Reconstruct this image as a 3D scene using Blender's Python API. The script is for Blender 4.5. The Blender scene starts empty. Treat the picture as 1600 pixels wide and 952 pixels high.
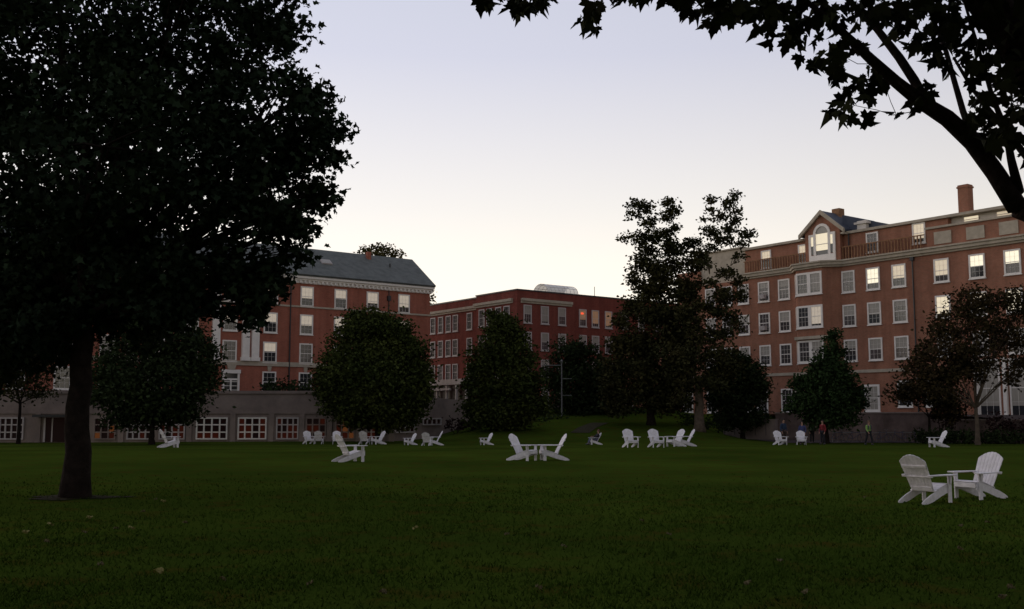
import bpy, bmesh, math, random
import numpy as np
from mathutils import Vector, Matrix
R = math.radians
random.seed(7); rng = np.random.default_rng(11)
sc = bpy.context.scene
C = sc.collection

# ------------------------------------------------------------------ camera
F, PITCH, EYE = 1591.0, math.atan(172/1591.0), 1.65
cam = bpy.data.cameras.new('camera'); camo = bpy.data.objects.new('camera', cam); C.objects.link(camo)
cam.sensor_width = 36.0; cam.sensor_fit = 'HORIZONTAL'; cam.lens = F/1600*36.0
cam.clip_start = 0.1; cam.clip_end = 2000
camo.location = (0, 0, EYE); camo.rotation_euler = (R(90)+PITCH, 0, 0)
sc.camera = camo

# ------------------------------------------------------------------ sky, sun, exposure
SUN_AZ, SUN_EL = R(-52), R(2.0)          # azimuth from +Y towards +X: the sun has gone down on the left
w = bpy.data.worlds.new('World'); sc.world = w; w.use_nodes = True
nt = w.node_tree; nt.nodes.clear()
def N(t, typ, **kw):
    n = t.nodes.new(typ)
    for k, v in kw.items(): setattr(n, k, v)
    return n
out = N(nt, 'ShaderNodeOutputWorld'); bg = N(nt, 'ShaderNodeBackground')
sky = N(nt, 'ShaderNodeTexSky', sky_type='NISHITA', sun_disc=False)
sky.sun_elevation = SUN_EL; sky.sun_rotation = SUN_AZ; sky.air_density = 1.0; sky.dust_density = 1.2; sky.ozone_density = 2.0
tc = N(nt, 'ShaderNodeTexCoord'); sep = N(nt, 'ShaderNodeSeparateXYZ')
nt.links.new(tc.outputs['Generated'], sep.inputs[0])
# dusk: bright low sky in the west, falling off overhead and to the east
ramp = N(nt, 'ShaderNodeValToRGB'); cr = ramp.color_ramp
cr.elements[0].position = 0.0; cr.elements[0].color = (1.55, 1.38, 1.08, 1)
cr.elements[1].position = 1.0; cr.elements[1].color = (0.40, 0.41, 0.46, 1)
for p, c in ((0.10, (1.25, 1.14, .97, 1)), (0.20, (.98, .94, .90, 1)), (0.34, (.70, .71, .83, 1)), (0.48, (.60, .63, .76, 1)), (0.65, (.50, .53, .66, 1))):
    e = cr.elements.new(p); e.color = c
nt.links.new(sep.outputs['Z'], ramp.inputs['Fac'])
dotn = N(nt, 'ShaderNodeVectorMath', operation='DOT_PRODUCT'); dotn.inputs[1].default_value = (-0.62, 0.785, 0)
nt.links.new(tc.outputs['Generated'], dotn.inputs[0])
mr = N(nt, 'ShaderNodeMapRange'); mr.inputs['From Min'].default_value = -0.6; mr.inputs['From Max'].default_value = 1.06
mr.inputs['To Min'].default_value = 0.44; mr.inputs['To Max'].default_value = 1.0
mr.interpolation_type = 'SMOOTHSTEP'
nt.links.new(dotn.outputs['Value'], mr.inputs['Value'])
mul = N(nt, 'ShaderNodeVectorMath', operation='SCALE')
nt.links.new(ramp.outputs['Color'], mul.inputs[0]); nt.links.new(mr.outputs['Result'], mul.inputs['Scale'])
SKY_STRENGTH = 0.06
hsv = N(nt, 'ShaderNodeHueSaturation'); hsv.inputs['Saturation'].default_value = 0.35
nt.links.new(sky.outputs['Color'], hsv.inputs['Color'])
s1 = N(nt, 'ShaderNodeVectorMath', operation='SCALE'); s1.inputs['Scale'].default_value = 0.25
nt.links.new(hsv.outputs['Color'], s1.inputs[0])
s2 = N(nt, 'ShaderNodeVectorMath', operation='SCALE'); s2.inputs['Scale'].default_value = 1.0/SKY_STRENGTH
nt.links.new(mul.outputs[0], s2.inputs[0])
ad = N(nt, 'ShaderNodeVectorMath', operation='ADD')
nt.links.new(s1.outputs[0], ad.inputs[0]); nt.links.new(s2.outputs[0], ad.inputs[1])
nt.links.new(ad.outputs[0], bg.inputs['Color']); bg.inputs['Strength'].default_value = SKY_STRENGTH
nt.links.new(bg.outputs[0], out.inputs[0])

sl = bpy.data.lights.new('sun', 'SUN'); sl.energy = 0.55; sl.angle = R(25); sl.color = (1.0, .80, .62)
so = bpy.data.objects.new('sun', sl); C.objects.link(so)
_el = R(10)
sd = Vector((math.sin(SUN_AZ)*math.cos(_el), math.cos(SUN_AZ)*math.cos(_el), math.sin(_el)))
so.rotation_euler = sd.to_track_quat('Z', 'Y').to_euler()
vs = sc.view_settings; vs.view_transform = 'Standard'; vs.look = 'None'; vs.exposure = 0.0; vs.gamma = 1.0
vs.use_curve_mapping = False
try:
    sc.cycles.max_bounces = 5; sc.cycles.diffuse_bounces = 3; sc.cycles.transparent_max_bounces = 6
except Exception: pass

# ------------------------------------------------------------------ helpers
def ray(px, py):
    x = px-800; u = 476-py; c, s = math.cos(PITCH), math.sin(PITCH)
    return Vector((x, F*c-u*s, F*s+u*c))
def at(px, py, Y):
    r = ray(px, py); r = r*(Y/r.y); return Vector((r.x, r.y, r.z+EYE))
def sstep(a, b, x):
    t = np.clip((x-a)/(b-a), 0, 1); return t*t*(3-2*t)
def ground_z(X, Y):
    X = np.asarray(X, float); Y = np.asarray(Y, float)
    dip = -0.6*sstep(42, 86, Y)
    mask = sstep(-9, -1, X)
    q = sstep(15, 21, X)
    bank = (3.0*sstep(70, 112, Y)*(1-q)+2.3*sstep(92, 112, Y)*q)*mask
    und = 0.05*np.sin(X*.13+.5)*np.sin(Y*.11+1.0)*sstep(8, 30, Y)
    return dip+bank+und
def ground_at(px, py):
    Y = 20.0
    r = ray(px, py)
    lo, hi = 4.0, 110.0
    for Yk in np.arange(5, 110, 0.25):
        p = at(px, py, Yk)
        if p.z <= float(ground_z(p.x, p.y)): Y = Yk; break
    else: Y = 100.0
    p = at(px, py, Y); p.z = float(ground_z(p.x, p.y)); return p
def tag(o, label=None, cat=None, group=None, kind=None):
    if label: o['label'] = label
    if cat: o['category'] = cat
    if group: o['group'] = group
    if kind: o['kind'] = kind
    return o
def empty(name, loc=(0, 0, 0), rz=0.0):
    o = bpy.data.objects.new(name, None); C.objects.link(o); o.location = loc; o.rotation_euler = (0, 0, rz)
    o.empty_display_size = .2
    return o
def children(o): return [c for c in C.objects if c.parent == o]
def copy_tree(o, parent=None):
    kids = children(o)
    c = o.copy(); C.objects.link(c)
    if parent is not None: c.parent = parent
    for k in kids: copy_tree(k, c)
    return c

class MB:
    def __init__(s): s.v = []; s.f = []
    def add(s, vs, fs):
        n = len(s.v); s.v += [tuple(v) for v in vs]; s.f += [tuple(i+n for i in f) for f in fs]
    def box(s, x0, y0, z0, x1, y1, z1, M=None):
        vs = [Vector(p) for p in ((x0,y0,z0),(x1,y0,z0),(x1,y1,z0),(x0,y1,z0),(x0,y0,z1),(x1,y0,z1),(x1,y1,z1),(x0,y1,z1))]
        if M is not None: vs = [M @ v for v in vs]
        s.add(vs, [(0,3,2,1),(4,5,6,7),(0,1,5,4),(1,2,6,5),(2,3,7,6),(3,0,4,7)])
    def prism(s, poly, z0, z1, M=None):      # poly in xy, counter-clockwise, extruded in z
        n = len(poly)
        vs = [Vector((p[0], p[1], z0)) for p in poly]+[Vector((p[0], p[1], z1)) for p in poly]
        if M is not None: vs = [M @ v for v in vs]
        s.add(vs, [tuple(range(n))[::-1], tuple(range(n, 2*n))]+[(i, (i+1) % n, n+(i+1) % n, n+i) for i in range(n)])
    def slab(s, poly, x0, x1, M=None):       # poly in yz, extruded along x
        n = len(poly)
        vs = [Vector((x0, p[0], p[1])) for p in poly]+[Vector((x1, p[0], p[1])) for p in poly]
        if M is not None: vs = [M @ v for v in vs]
        s.add(vs, [tuple(range(n))[::-1], tuple(range(n, 2*n))]+[(i, (i+1) % n, n+(i+1) % n, n+i) for i in range(n)])
    def xz(s, poly, y0, y1, M=None):         # poly in xz, extruded along y
        n = len(poly)
        vs = [Vector((p[0], y0, p[1])) for p in poly]+[Vector((p[0], y1, p[1])) for p in poly]
        if M is not None: vs = [M @ v for v in vs]
        s.add(vs, [tuple(range(n)), tuple(range(n, 2*n))[::-1]]+[(i, n+i, n+(i+1) % n, (i+1) % n) for i in range(n)])
    def tube(s, pts, rad, k=8, cap=True):
        pts = [Vector(p) for p in pts]; n = len(pts)
        rad = [float(q) for q in rad] if hasattr(rad, '__len__') else [float(rad)]*n
        base = len(s.v); ref = Vector((.3, .9, .2)).normalized()
        for i, p in enumerate(pts):
            d = (pts[min(i+1, n-1)]-pts[max(i-1, 0)])
            d = d.normalized() if d.length > 1e-9 else Vector((0, 0, 1))
            a = d.cross(ref)
            if a.length < .1: a = d.cross(Vector((1, 0, 0)))
            a.normalize(); b = d.cross(a)
            for j in range(k):
                t = 2*math.pi*j/k; s.v.append(tuple(p+rad[i]*(a*math.cos(t)+b*math.sin(t))))
        for i in range(n-1):
            for j in range(k):
                s.f.append((base+i*k+j, base+i*k+(j+1) % k, base+(i+1)*k+(j+1) % k, base+(i+1)*k+j))
        if cap:
            s.f.append(tuple(base+j for j in range(k))[::-1]); s.f.append(tuple(base+(n-1)*k+j for j in range(k)))
    def build(s, name, mat, parent=None, smooth=False, recalc=True):
        me = bpy.data.meshes.new(name); me.from_pydata(s.v, [], s.f); me.update()
        if recalc:
            bm = bmesh.new(); bm.from_mesh(me); bmesh.ops.recalc_face_normals(bm, faces=bm.faces); bm.to_mesh(me); bm.free()
        o = bpy.data.objects.new(name, me); C.objects.link(o)
        if mat: me.materials.append(mat)
        if parent: o.parent = parent
        if smooth:
            for p in me.polygons: p.use_smooth = True
        return o

def poly_mesh(name, V, k, mat, parent=None):
    """V: (n, k, 3) array, one k-sided face each."""
    n = V.shape[0]; me = bpy.data.meshes.new(name)
    me.vertices.add(n*k); me.vertices.foreach_set('co', V.reshape(-1).astype(np.float32))
    me.loops.add(n*k); me.loops.foreach_set('vertex_index', np.arange(n*k, dtype=np.int32))
    me.polygons.add(n); me.polygons.foreach_set('loop_start', np.arange(0, n*k, k, dtype=np.int32))
    me.update(calc_edges=True); me.validate()
    me.materials.append(mat)
    o = bpy.data.objects.new(name, me); C.objects.link(o)
    if parent: o.parent = parent
    return o

# ------------------------------------------------------------------ materials
def mat(name, col, rough=.8, var=0.0, vscale=3.0, col2=None, spec=.5, bump=0.0, bscale=20.0, emit=None, estr=0.0, metal=0.0, island=0.0):
    m = bpy.data.materials.new(name); m.use_nodes = True; t = m.node_tree
    b = t.nodes['Principled BSDF']
    b.inputs['Base Color'].default_value = (*col, 1); b.inputs['Roughness'].default_value = rough
    b.inputs['Specular IOR Level'].default_value = spec; b.inputs['Metallic'].default_value = metal
    last = None
    if var or col2 or island:
        tcn = N(t, 'ShaderNodeTexCoord')
        nz = N(t, 'ShaderNodeTexNoise'); nz.inputs['Scale'].default_value = vscale; nz.inputs['Detail'].default_value = 6; nz.inputs['Roughness'].default_value = .65
        t.links.new(tcn.outputs['Object'], nz.inputs['Vector'])
        rp = N(t, 'ShaderNodeValToRGB')
        c2 = col2 if col2 else tuple(c*(1-var) for c in col)
        c1 = col if col2 else tuple(min(1, c*(1+var)) for c in col)
        rp.color_ramp.elements[0].position = .34; rp.color_ramp.elements[0].color = (*c2, 1)
        rp.color_ramp.elements[1].position = .66; rp.color_ramp.elements[1].color = (*c1, 1)
        t.links.new(nz.outputs['Fac'], rp.inputs['Fac']); last = rp.outputs['Color']
        if island:
            g = N(t, 'ShaderNodeNewGeometry'); mp = N(t, 'ShaderNodeMapRange')
            mp.inputs['To Min'].default_value = 1-island; mp.inputs['To Max'].default_value = 1+island
            t.links.new(g.outputs['Random Per Island'], mp.inputs['Value'])
            sm = N(t, 'ShaderNodeVectorMath', operation='SCALE')
            t.links.new(last, sm.inputs[0]); t.links.new(mp.outputs['Result'], sm.inputs['Scale']); last = sm.outputs[0]
        t.links.new(last, b.inputs['Base Color'])
    if bump:
        tcn = N(t, 'ShaderNodeTexCoord'); nb = N(t, 'ShaderNodeTexNoise'); nb.inputs['Scale'].default_value = bscale; nb.inputs['Detail'].default_value = 5
        t.links.new(tcn.outputs['Object'], nb.inputs['Vector'])
        bp = N(t, 'ShaderNodeBump'); bp.inputs['Strength'].default_value = bump; bp.inputs['Distance'].default_value = .05
        t.links.new(nb.outputs['Fac'], bp.inputs['Height']); t.links.new(bp.outputs['Normal'], b.inputs['Normal'])
    if emit:
        b.inputs['Emission Color'].default_value = (*emit, 1); b.inputs['Emission Strength'].default_value = estr
    return m
def brick(name, c1, c2, mortar):
    m = bpy.data.materials.new(name); m.use_nodes = True; t = m.node_tree; b = t.nodes['Principled BSDF']
    tcn = N(t, 'ShaderNodeTexCoord'); sp = N(t, 'ShaderNodeSeparateXYZ'); t.links.new(tcn.outputs['Object'], sp.inputs[0])
    a = N(t, 'ShaderNodeMath', operation='ADD'); t.links.new(sp.outputs['X'], a.inputs[0]); t.links.new(sp.outputs['Y'], a.inputs[1])
    cb = N(t, 'ShaderNodeCombineXYZ'); t.links.new(a.outputs[0], cb.inputs[0]); t.links.new(sp.outputs['Z'], cb.inputs[1])
    bk = N(t, 'ShaderNodeTexBrick'); bk.inputs['Scale'].default_value = 1; bk.inputs['Brick Width'].default_value = .215
    bk.inputs['Row Height'].default_value = .075; bk.inputs['Mortar Size'].default_value = .008
    bk.inputs['Color1'].default_value = (*c1, 1); bk.inputs['Color2'].default_value = (*c2, 1); bk.inputs['Mortar'].default_value = (*mortar, 1)
    t.links.new(cb.outputs[0], bk.inputs['Vector'])
    nz = N(t, 'ShaderNodeTexNoise'); nz.inputs['Scale'].default_value = .55; nz.inputs['Detail'].default_value = 9; nz.inputs['Roughness'].default_value = .7
    t.links.new(cb.outputs[0], nz.inputs['Vector'])
    mp = N(t, 'ShaderNodeMapRange'); mp.inputs['From Min'].default_value = .3; mp.inputs['From Max'].default_value = .7
    mp.inputs['To Min'].default_value = .68; mp.inputs['To Max'].default_value = 1.28
    mpg = N(t, 'ShaderNodeMapping'); mpg.inputs['Scale'].default_value = (1.6, .10, 1); t.links.new(cb.outputs[0], mpg.inputs['Vector'])
    n2 = N(t, 'ShaderNodeTexNoise'); n2.inputs['Scale'].default_value = 1.0; n2.inputs['Detail'].default_value = 5; t.links.new(mpg.outputs[0], n2.inputs['Vector'])
    av = N(t, 'ShaderNodeMath', operation='ADD'); t.links.new(nz.outputs['Fac'], av.inputs[0]); t.links.new(n2.outputs['Fac'], av.inputs[1])
    hf = N(t, 'ShaderNodeMath', operation='MULTIPLY'); hf.inputs[1].default_value = .5; t.links.new(av.outputs[0], hf.inputs[0])
    t.links.new(hf.outputs[0], mp.inputs['Value'])
    s = N(t, 'ShaderNodeVectorMath', operation='SCALE'); t.links.new(bk.outputs['Color'], s.inputs[0]); t.links.new(mp.outputs['Result'], s.inputs['Scale'])
    t.links.new(s.outputs[0], b.inputs['Base Color']); b.inputs['Roughness'].default_value = .95; b.inputs['Specular IOR Level'].default_value = .05
    return m
M = {}
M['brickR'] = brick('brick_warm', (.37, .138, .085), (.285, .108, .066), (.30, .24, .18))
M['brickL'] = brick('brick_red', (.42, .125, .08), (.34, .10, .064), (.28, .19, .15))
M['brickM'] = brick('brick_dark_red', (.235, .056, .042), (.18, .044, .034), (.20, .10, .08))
M['stone'] = mat('limestone', (.46, .40, .32), .9, spec=.03, var=.15, vscale=1.5)
M['stucco'] = mat('pale_render', (.72, .66, .60), .9, var=.1, vscale=.8)
M['wood_white'] = mat('white_trim', (.86, .81, .76), .6, var=.06, vscale=2)
M['frame_dim'] = mat('dull_white_frame', (.50, .45, .44), .7, var=.1, vscale=2)  # duller, greyer version of the white trim
M['glass'] = mat('dark_glass', (.035, .035, .04), .08, spec=1.0)
M['glass_plum'] = mat('room_glass', (.06, .05, .055), .12, var=.5, vscale=1.3, spec=1.0)
M['glass_matt'] = mat('unlit_pane', (.03, .022, .02), .5, spec=.15)
M['blind'] = mat('drawn_blind', (.34, .31, .27), .35, var=.08, vscale=5, spec=.8)
M['blind_glow'] = mat('glowing_blind', (.62, .54, .42), .4, emit=(1.0, .86, .70), estr=.26, spec=.6)  # pale blind with a weak warm emission of its own
M['blind_lit'] = mat('lit_blind', (.70, .60, .45), .4, emit=(1.0, .88, .64), estr=.62, spec=.6)
M['blind_orange'] = mat('lamp_lit_blind', (.4, .3, .2), .4, emit=(1.0, .42, .16), estr=.10, spec=.6)
M['lamp_red'] = mat('red_lamp', (.5, .05, .03), .4, emit=(1.0, .10, .03), estr=1.2)
M['room_warm'] = mat('warm_room', (.03, .008, .006), .5, spec=.08, emit=(1.0, .17, .07), estr=.017)
M['room_orange'] = mat('orange_room', (.06, .02, .01), .5, spec=.08, emit=(1.0, .33, .10), estr=.065)
M['room_dark'] = mat('dim_room', (.014, .008, .009), .4, emit=(1.0, .2, .12), estr=.002, spec=.12)
M['slate'] = mat('slate_roof', (.115, .125, .12), .75, var=.25, vscale=1.2, bump=.3, bscale=8)
M['slate_blue'] = mat('blue_slate', (.06, .07, .10), .7, var=.2, vscale=1.5)
M['concrete'] = mat('stained_concrete', (.34, .27, .24), .95, spec=.03, col2=(.22, .175, .16), vscale=.5, bump=.15, bscale=4)
M['paving'] = mat('paving', (.075, .06, .058), .95, spec=.03, var=.2, vscale=.8)
M['wall_dark'] = mat('dark_masonry', (.15, .11, .10), .95, spec=.03, var=.35, vscale=.7)  # darker and browner than the concrete, randomly mottled
M['gravel'] = mat('gravel_path', (.045, .04, .024), .95, spec=.03, var=.2, vscale=2)
M['soil'] = mat('bare_soil', (.016, .014, .005), 1.0, spec=.03, var=.4, vscale=9, bump=.6, bscale=14)
M['white'] = mat('painted_wood', (.86, .82, .86), .6, col2=(.66, .63, .64), vscale=7, spec=.3)
M['metal_grey'] = mat('grey_metal', (.17, .17, .17), .6, metal=.3)
M['metal_dark'] = mat('dark_metal', (.03, .03, .035), .5)
M['copper'] = mat('weathered_railing', (.26, .13, .06), .8, var=.25, vscale=3)
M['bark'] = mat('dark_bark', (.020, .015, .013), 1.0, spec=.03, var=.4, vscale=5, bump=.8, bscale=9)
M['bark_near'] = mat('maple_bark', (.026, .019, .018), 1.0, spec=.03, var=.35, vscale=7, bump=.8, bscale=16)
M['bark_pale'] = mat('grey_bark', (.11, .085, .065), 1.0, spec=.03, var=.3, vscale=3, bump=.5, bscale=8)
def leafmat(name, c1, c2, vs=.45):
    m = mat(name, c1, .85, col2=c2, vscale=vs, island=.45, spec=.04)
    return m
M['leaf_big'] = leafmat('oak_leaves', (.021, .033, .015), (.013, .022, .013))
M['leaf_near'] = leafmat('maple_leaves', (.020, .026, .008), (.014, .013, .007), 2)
M['leaf_green'] = leafmat('green_leaves', (.054, .063, .015), (.028, .042, .012))
M['leaf_dark'] = leafmat('dark_green_leaves', (.030, .044, .016), (.019, .028, .012))
M['leaf_fir'] = leafmat('fir_needles', (.032, .056, .018), (.020, .034, .013))
M['leaf_brown'] = leafmat('bronze_leaves', (.052, .045, .017), (.027, .032, .013))
M['leaf_red'] = leafmat('russet_leaves', (.052, .034, .016), (.030, .028, .012))
M['leaf_olive'] = leafmat('olive_leaves', (.10, .085, .03), (.06, .06, .02))
M['leaf_purple'] = leafmat('purple_leaves', (.040, .020, .020), (.026, .016, .016))

# lawn material: mottled dusk green with worn reddish patches
def lawn_material():
    m = bpy.data.materials.new('mown_grass'); m.use_nodes = True; t = m.node_tree; b = t.nodes['Principled BSDF']
    tcn = N(t, 'ShaderNodeTexCoord')
    def noise(scale, det=6):
        n = N(t, 'ShaderNodeTexNoise'); n.inputs['Scale'].default_value = scale; n.inputs['Detail'].default_value = det
        t.links.new(tcn.outputs['Object'], n.inputs['Vector']); return n
    a, c, d = noise(.16), noise(1.4, 8), noise(30, 4)
    rp = N(t, 'ShaderNodeValToRGB'); e = rp.color_ramp.elements
    e[0].position = .33; e[0].color = (.030, .050, .007, 1); e[1].position = .68; e[1].color = (.052, .079, .010, 1)
    t.links.new(a.outputs['Fac'], rp.inputs['Fac'])
    r2 = N(t, 'ShaderNodeValToRGB'); e = r2.color_ramp.elements
    e[0].position = .52; e[0].color = (0, 0, 0, 1); e[1].position = .75; e[1].color = (1, 1, 1, 1)
    t.links.new(c.outputs['Fac'], r2.inputs['Fac'])
    mx = N(t, 'ShaderNodeMix', data_type='RGBA'); mx.inputs['B'].default_value = (.056, .042, .008, 1)
    t.links.new(r2.outputs['Color'], mx.inputs['Factor']); t.links.new(rp.outputs['Color'], mx.inputs['A'])
    mp = N(t, 'ShaderNodeMapRange'); mp.inputs['From Min'].default_value = .3; mp.inputs['From Max'].default_value = .7
    mp.inputs['To Min'].default_value = .86; mp.inputs['To Max'].default_value = 1.14
    t.links.new(d.outputs['Fac'], mp.inputs['Value'])
    s = N(t, 'ShaderNodeVectorMath', operation='SCALE'); t.links.new(mx.outputs['Result'], s.inputs[0]); t.links.new(mp.outputs['Result'], s.inputs['Scale'])
    t.links.new(s.outputs[0], b.inputs['Base Color']); b.inputs['Roughness'].default_value = 1.0; b.inputs['Specular IOR Level'].default_value = 0
    bp = N(t, 'ShaderNodeBump'); bp.inputs['Strength'].default_value = .7; bp.inputs['Distance'].default_value = .06
    t.links.new(d.outputs['Fac'], bp.inputs['Height']); t.links.new(bp.outputs['Normal'], b.inputs['Normal'])
    return m
M['lawn'] = lawn_material()

# ------------------------------------------------------------------ ground
def ground():
    xs = np.concatenate([np.linspace(-900, -80, 12), np.linspace(-75, 75, 76), np.linspace(80, 900, 12)])
    ys = np.concatenate([np.linspace(-200, -10, 6), np.linspace(-6, 130, 90), np.linspace(140, 1500, 14)])
    X, Y = np.meshgrid(xs, ys); Z = ground_z(X, Y)
    v = np.stack([X, Y, Z], -1).reshape(-1, 3).tolist(); nx = len(xs); f = []
    for j in range(len(ys)-1):
        for i in range(nx-1): f.append((j*nx+i, j*nx+i+1, (j+1)*nx+i+1, (j+1)*nx+i))
    me = bpy.data.meshes.new('lawn'); me.from_pydata(v, [], f); me.materials.append(M['lawn'])
    for p in me.polygons: p.use_smooth = True
    o = bpy.data.objects.new('lawn', me); C.objects.link(o); tag(o, kind='structure')
ground()
def sheet(name, x0, x1, y0, y1, mt, lift, nx=24, ny=8, wob=0.0):
    v = []; f = []
    for j in range(ny+1):
        for i in range(nx+1):
            x = x0+(x1-x0)*i/nx; y = y0(x, j/ny) if callable(y0) else y0+(y1-y0)*j/ny
            v.append((x, y, float(ground_z(x, y))+lift))
    for j in range(ny):
        for i in range(nx): a = j*(nx+1)+i; f.append((a, a+1, a+nx+2, a+nx+1))
    me = bpy.data.meshes.new(name); me.from_pydata(v, [], f); me.materials.append(mt)
    o = bpy.data.objects.new(name, me); C.objects.link(o); tag(o, kind='structure'); return o
sheet('pavement', 21.5, 62, 80.0, 91, M['paving'], .03)
# gravel path climbing the bank
def path():
    pts = [(at(906, 672, 84)), (at(918, 668, 88)), (at(929, 664, 90)), (at(938, 661, 91.5))]
    v = []; f = []
    for i, p in enumerate(pts):
        for sx in (-1.0, -.33, .33, 1.0):
            x = p.x+sx*.8; v.append((x, p.y, float(ground_z(x, p.y))+.03))
    for i in range(len(pts)-1):
        for j in range(3): a = i*4+j; f.append((a, a+1, a+5, a+4))
    me = bpy.data.meshes.new('path'); me.from_pydata(v, [], f); me.materials.append(M['gravel'])
    o = bpy.data.objects.new('path', me); C.objects.link(o); tag(o, kind='structure')
path()
# bare soil round the shade tree
tp = Vector((-8.72, 20.6, 0))
def soil():
    v = [(tp.x, tp.y, .035)]; n = 40
    for i in range(n):
        a = 2*math.pi*i/n; r = 1.0+.22*math.sin(3*a+1)+.15*math.sin(7*a)+random.uniform(-.06, .06)
        v.append((tp.x+r*.9*math.cos(a), tp.y+r*.6*math.sin(a), float(ground_z(tp.x, tp.y))+.012))
    me = bpy.data.meshes.new('soil'); me.from_pydata(v, [], [(0, 1+i, 1+(i+1) % n) for i in range(n)]); me.materials.append(M['soil'])
    o = bpy.data.objects.new('soil', me); C.objects.link(o); tag(o, kind='structure')
soil()

# ------------------------------------------------------------------ buildings
def facade(px, py, a, b, k, d):
    r = ray(px, py); t = k/(a*r.x+b*r.y); return (r.x*t*d[0]+r.y*t*d[1], r.z*t+EYE)
def uR(px, py=500, off=0): return -facade(px, py, 1, .75, 109.3-off*1.25, (-.6, .8))[0]      # local x of the right building
def zR(px, py, off=0): return facade(px, py, 1, .75, 109.3-off*1.25, (-.6, .8))[1]
def uL(px, py=500): return facade(px, py, -1, 4/3, 177.9, (.8, .6))[0]
def uM(px, py=500): return facade(px, py, -1, 4/3, 161.5, (.8, .6))[0]
def vM(px, py=500, off=0): return facade(px, py, 1, .75, 91.8+off*1.25, (-.6, .8))[0]-96.9

def win_proto(w, h, fr, muntin=True, sill=.08, case=.15, proud=.09, arch=False):
    """frame mesh, pane mesh, upper blind mesh (unit height scaled), all for a window centred on (0, 0), facing -y."""
    f = MB(); W, H = w/2, h/2
    f.box(-W, -proud, -H, -W+case, .02, H); f.box(W-case, -proud, -H, W, .02, H)
    f.box(-W+case, -proud, H-case, W-case, .02, H); f.box(-W+case, -proud, -H, W-case, .02, -H+case)
    f.box(-W-.06, -proud-.06, -H-sill, W+.06, .02, -H)
    f.box(-W+case, -.06, -.035, W-case, -.03, .035)
    if muntin:
        iw = W-case
        for k in (-1/3, 1/3): f.box(iw*k-.008, -.055, -H+case, iw*k+.008, -.032, -.035); f.box(iw*k-.008, -.055, .035, iw*k+.008, -.032, H-case)
        for z in (-(H-case)/2, (H-case)/2): f.box(-iw, -.052, z-.008, iw, -.034, z+.008)
    p = MB(); p.box(-W+case, -.012, -H+case, W-case, .01, H-case)
    b = MB(); b.box(-W+case+.01, -.026, -1, W-case-.01, -.014, 0)
    def me(m, n, mt):
        o = m.build(n, mt); d = o.data; bpy.data.objects.remove(o); return d
    return dict(f=me(f, 'window', fr), p=me(p, 'pane', M['glass']), b=me(b, 'blind', None), top=H-case, hin=h-2*case)
M['blind_lit_soft'] = mat('softly_lit_blind', (.66, .56, .44), .4, emit=(1.0, .84, .60), estr=.42, spec=.6)
M['blind_lit_strong'] = mat('strongly_lit_blind', (.72, .64, .5), .4, emit=(1.0, .92, .70), estr=.85, spec=.6)
def add_win(root, proto, x, z, y=0.0, rz=0.0, blind=0.0, bm='blind', pane='glass', ac=False):
    o = bpy.data.objects.new('window', proto['f']); C.objects.link(o); o.parent = root; o.location = (x, y, z); o.rotation_euler = (0, 0, rz)
    p = bpy.data.objects.new('pane', proto['p']); C.objects.link(p); p.parent = o
    if pane != 'glass':
        p.material_slots[0].link = 'OBJECT'; p.material_slots[0].material = M[pane]
    if blind > 0:
        b = bpy.data.objects.new('blind', proto['b']); C.objects.link(b); b.parent = o
        b.location = (0, 0, proto['top']); b.scale = (1, 1, blind*proto['hin'])
        if not len(proto['b'].materials): proto['b'].materials.append(M['blind'])
        if bm == 'blind_lit': bm = random.choice(['blind_lit', 'blind_lit_soft', 'blind_lit_strong'])
        b.material_slots[0].link = 'OBJECT'; b.material_slots[0].material = M[bm]
    if ac:
        m = MB(); m.box(-.36, -.5, -.78, .36, -.05, -.34)
        for i in range(6): m.box(-.33, -.515, -.74+i*.065, .33, -.5, -.71+i*.065)
        m.build('air_conditioner', M['frame_dim'], o)
    return o

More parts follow.
